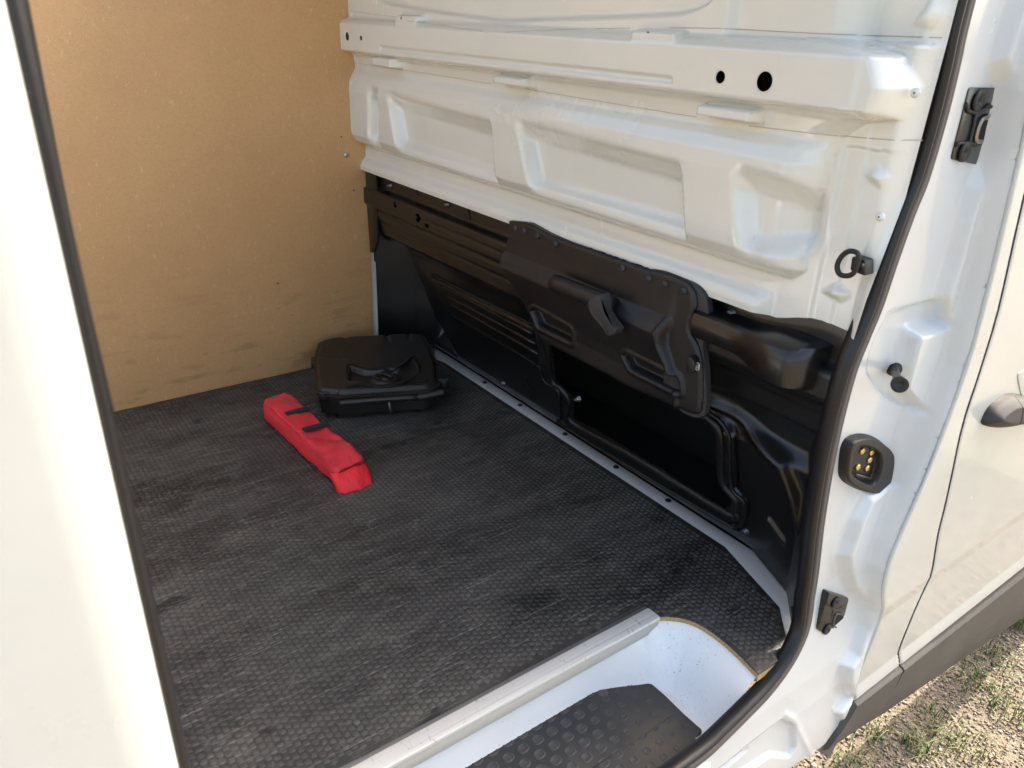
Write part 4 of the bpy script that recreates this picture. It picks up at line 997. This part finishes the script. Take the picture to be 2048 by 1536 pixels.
for pts, rr_ in (([(-.088, -.012), (-.04, -.052), (.0, -.056), (.05, -.054), (.102, .012)], .0028), ([(-.090, -.018), (-.094, -.06), (-.090, -.10)], .0022), ([(.104, .005), (.110, -.05), (.104, -.09)], .0022),
                 ([(-.10, -.150), (-.05, -.140), (-.02, -.158), (.04, -.160), (.075, -.140), (.12, -.145)], .0034)):
    cc = catmull(pts, 5); tube('lid_ridge', [cp(p[0], p[1], max(lidz(p[0], p[1]), tilt(p[1]) - .014) + .001) for p in cc], rr_, M_PLASTIC, lid, 8)
tube('front_rail', [cp(u, -.182 + .10 * max(0, u - .10), .063 + .12 * max(0, u - .10)) for u in np.linspace(.088, .165, 8)], .0100, M_CASE, case, 10)
kb = cp(.012, -.100, 0); kz = .0885
knob = lathe('knob', (kb[0], kb[1], kz - .006), (0.1, -.2, 1), [(0, .019), (.006, .018), (.010, .014), (.0105, .006)], M_CASE, case, 8)
tube('knob_grip', [cp(-.004 + .03 * t, -.085 - .028 * t, kz + .007 + .004 * math.sin(t * 3.14)) for t in np.linspace(0, 1, 6)], .0042, M_PLASTIC, case, 8)
tube('knob_grip', [cp(-.010 + .008 * math.cos(t), -.097 + .014 * math.sin(t), kz + .006) for t in np.linspace(0, 5, 12)], .0026, M_PLASTIC, case, 8)
for (u, v) in ((-.158, -.150), (.168, -.120)):
    c_ = cp(u, v, tilt(v) - .022); box('latch', c_, (.030, .014, .030), M_PLASTIC, case, .003, rz)
    c_ = cp(u, v - .008, tilt(v) - .020); box('latch_clip', c_, (.016, .006, .018), M_CASE, case, .002, rz)
for (u, v) in ((-.184, .06), (.168, .10)):
    c_ = cp(u, v, tilt(v) - .022); box('hinge', c_, (.012, .040, .022), M_CASE, case, .003, rz)
c_ = cp(.010, -.185, 0); lathe('pin', (c_[0], c_[1], .058), (.05, -.15, -1), [(0, .004), (.026, .004), (.030, .0025), (.032, .001)], M_BOLT, case, 10)
for (u, v) in ((-.125, -.160), (.118, -.160)):
    c_ = cp(u, v, tilt(v) - .006); lathe('lid_screw', c_, (0, 0, 1), [(0, .006), (.003, .005), (.0035, .002)], M_BOLT, case, 10)

# ================================================================ ground, gravel, grass
me = mesh('ground', [(-120, -120, -.57), (120, -120, -.57), (120, 120, -.57), (-120, 120, -.57)], [(0, 1, 2, 3)])
link('ground', me, M_GROUND, kind='structure')
def blob_cloud(name, pts, radii, m, tone):
    t = (1 + 5 ** .5) / 2
    iv = np.array([(-1, t, 0), (1, t, 0), (-1, -t, 0), (1, -t, 0), (0, -1, t), (0, 1, t), (0, -1, -t), (0, 1, -t), (t, 0, -1), (t, 0, 1), (-t, 0, -1), (-t, 0, 1)]) / math.sqrt(1 + t * t)
    fi = np.array([(0, 11, 5), (0, 5, 1), (0, 1, 7), (0, 7, 10), (0, 10, 11), (1, 5, 9), (5, 11, 4), (11, 10, 2), (10, 7, 6), (7, 1, 8), (3, 9, 4), (3, 4, 2), (3, 2, 6), (3, 6, 8), (3, 8, 9), (4, 9, 5), (2, 4, 11), (6, 2, 10), (8, 6, 7), (9, 8, 1)])
    n = len(pts); V = iv[None] * (1 + .28 * (rng.random((n, 12, 1)) - .5)); sc3 = radii[:, None, None] * np.stack([.8 + .5 * rng.random(n), .7 + .5 * rng.random(n), .5 + .3 * rng.random(n)], -1)[:, None]
    V = V * sc3; a = rng.random(n) * 6.28; c, s = np.cos(a)[:, None], np.sin(a)[:, None]
    V = np.stack([V[..., 0] * c - V[..., 1] * s, V[..., 0] * s + V[..., 1] * c, V[..., 2]], -1) + pts[:, None]
    F = (fi[None] + (np.arange(n) * 12)[:, None, None]).reshape(-1).astype(np.int32)
    me = bpy.data.meshes.new(name); me.vertices.add(n * 12); me.vertices.foreach_set('co', V.astype(np.float32).ravel()); me.loops.add(len(F)); me.loops.foreach_set('vertex_index', F)
    me.polygons.add(len(F) // 3); me.polygons.foreach_set('loop_start', np.arange(len(F) // 3, dtype=np.int32) * 3); me.update(calc_edges=True); me.validate()
    at = me.attributes.new('tone', 'FLOAT', 'POINT'); at.data.foreach_set('value', np.repeat(tone, 12).astype(np.float32))
    return link(name, me, m, kind='stuff')
n = 60000
px_ = rng.random(n) * 2.3 - .3; py_ = -1.0 + rng.random(n) * 1.55
rr = .0016 + .0036 * rng.random(n) ** 2.4 + .004 * (rng.random(n) > .988)
blob_cloud('gravel', np.stack([px_, py_, -.569 + rr * .25], -1), rr, M_PEB, rng.random(n))
V = []; F = []; T = []
tufts = [tuple(p) for p in [(0.852, -0.280), (0.779, -0.274), (0.931, -0.278), (1.108, -0.230), (0.493, -0.292), (0.533, -0.328), (0.559, -0.364), (0.544, -0.291), (0.381, -0.198), (0.780, -0.199), (1.144, -0.228), (0.425, -0.290), (0.748, -0.383), (0.253, -0.223), (0.755, -0.298)]]
for (tx, ty) in tufts:
    nb = random.randint(26, 70); sp_ = .03 + .06 * random.random()
    for b in range(nb):
        a = random.random() * 6.28; r0 = random.random() ** .5 * sp_; x = tx + r0 * math.cos(a); y = ty + r0 * math.sin(a)
        a2 = random.random() * 6.28; l_ = .018 + .045 * random.random(); bend = .3 + .9 * random.random(); w_ = .0011 + .0009 * random.random()
        sx2, sy2 = -math.sin(a2) * w_, math.cos(a2) * w_; tn = random.random() * .7 if random.random() > .2 else 1.0; b0 = len(V)
        for q_ in range(4):
            t = q_ / 3; hh = l_ * math.sin(t * 1.2) * (1 - .35 * bend * t); oo = l_ * bend * t * t; k = 1 - t * .9
            V += [(x + math.cos(a2) * oo + sx2 * k, y + math.sin(a2) * oo + sy2 * k, -.57 + hh), (x + math.cos(a2) * oo - sx2 * k, y + math.sin(a2) * oo - sy2 * k, -.57 + hh)]; T += [tn, tn]
        for q_ in range(3): F.append((b0 + 2 * q_, b0 + 2 * q_ + 1, b0 + 2 * q_ + 3, b0 + 2 * q_ + 2))
me = mesh('grass', V, F, True); at = me.attributes.new('tone', 'FLOAT', 'POINT'); at.data.foreach_set('value', np.array(T, np.float32))
link('grass', me, M_GRASS, kind='stuff')
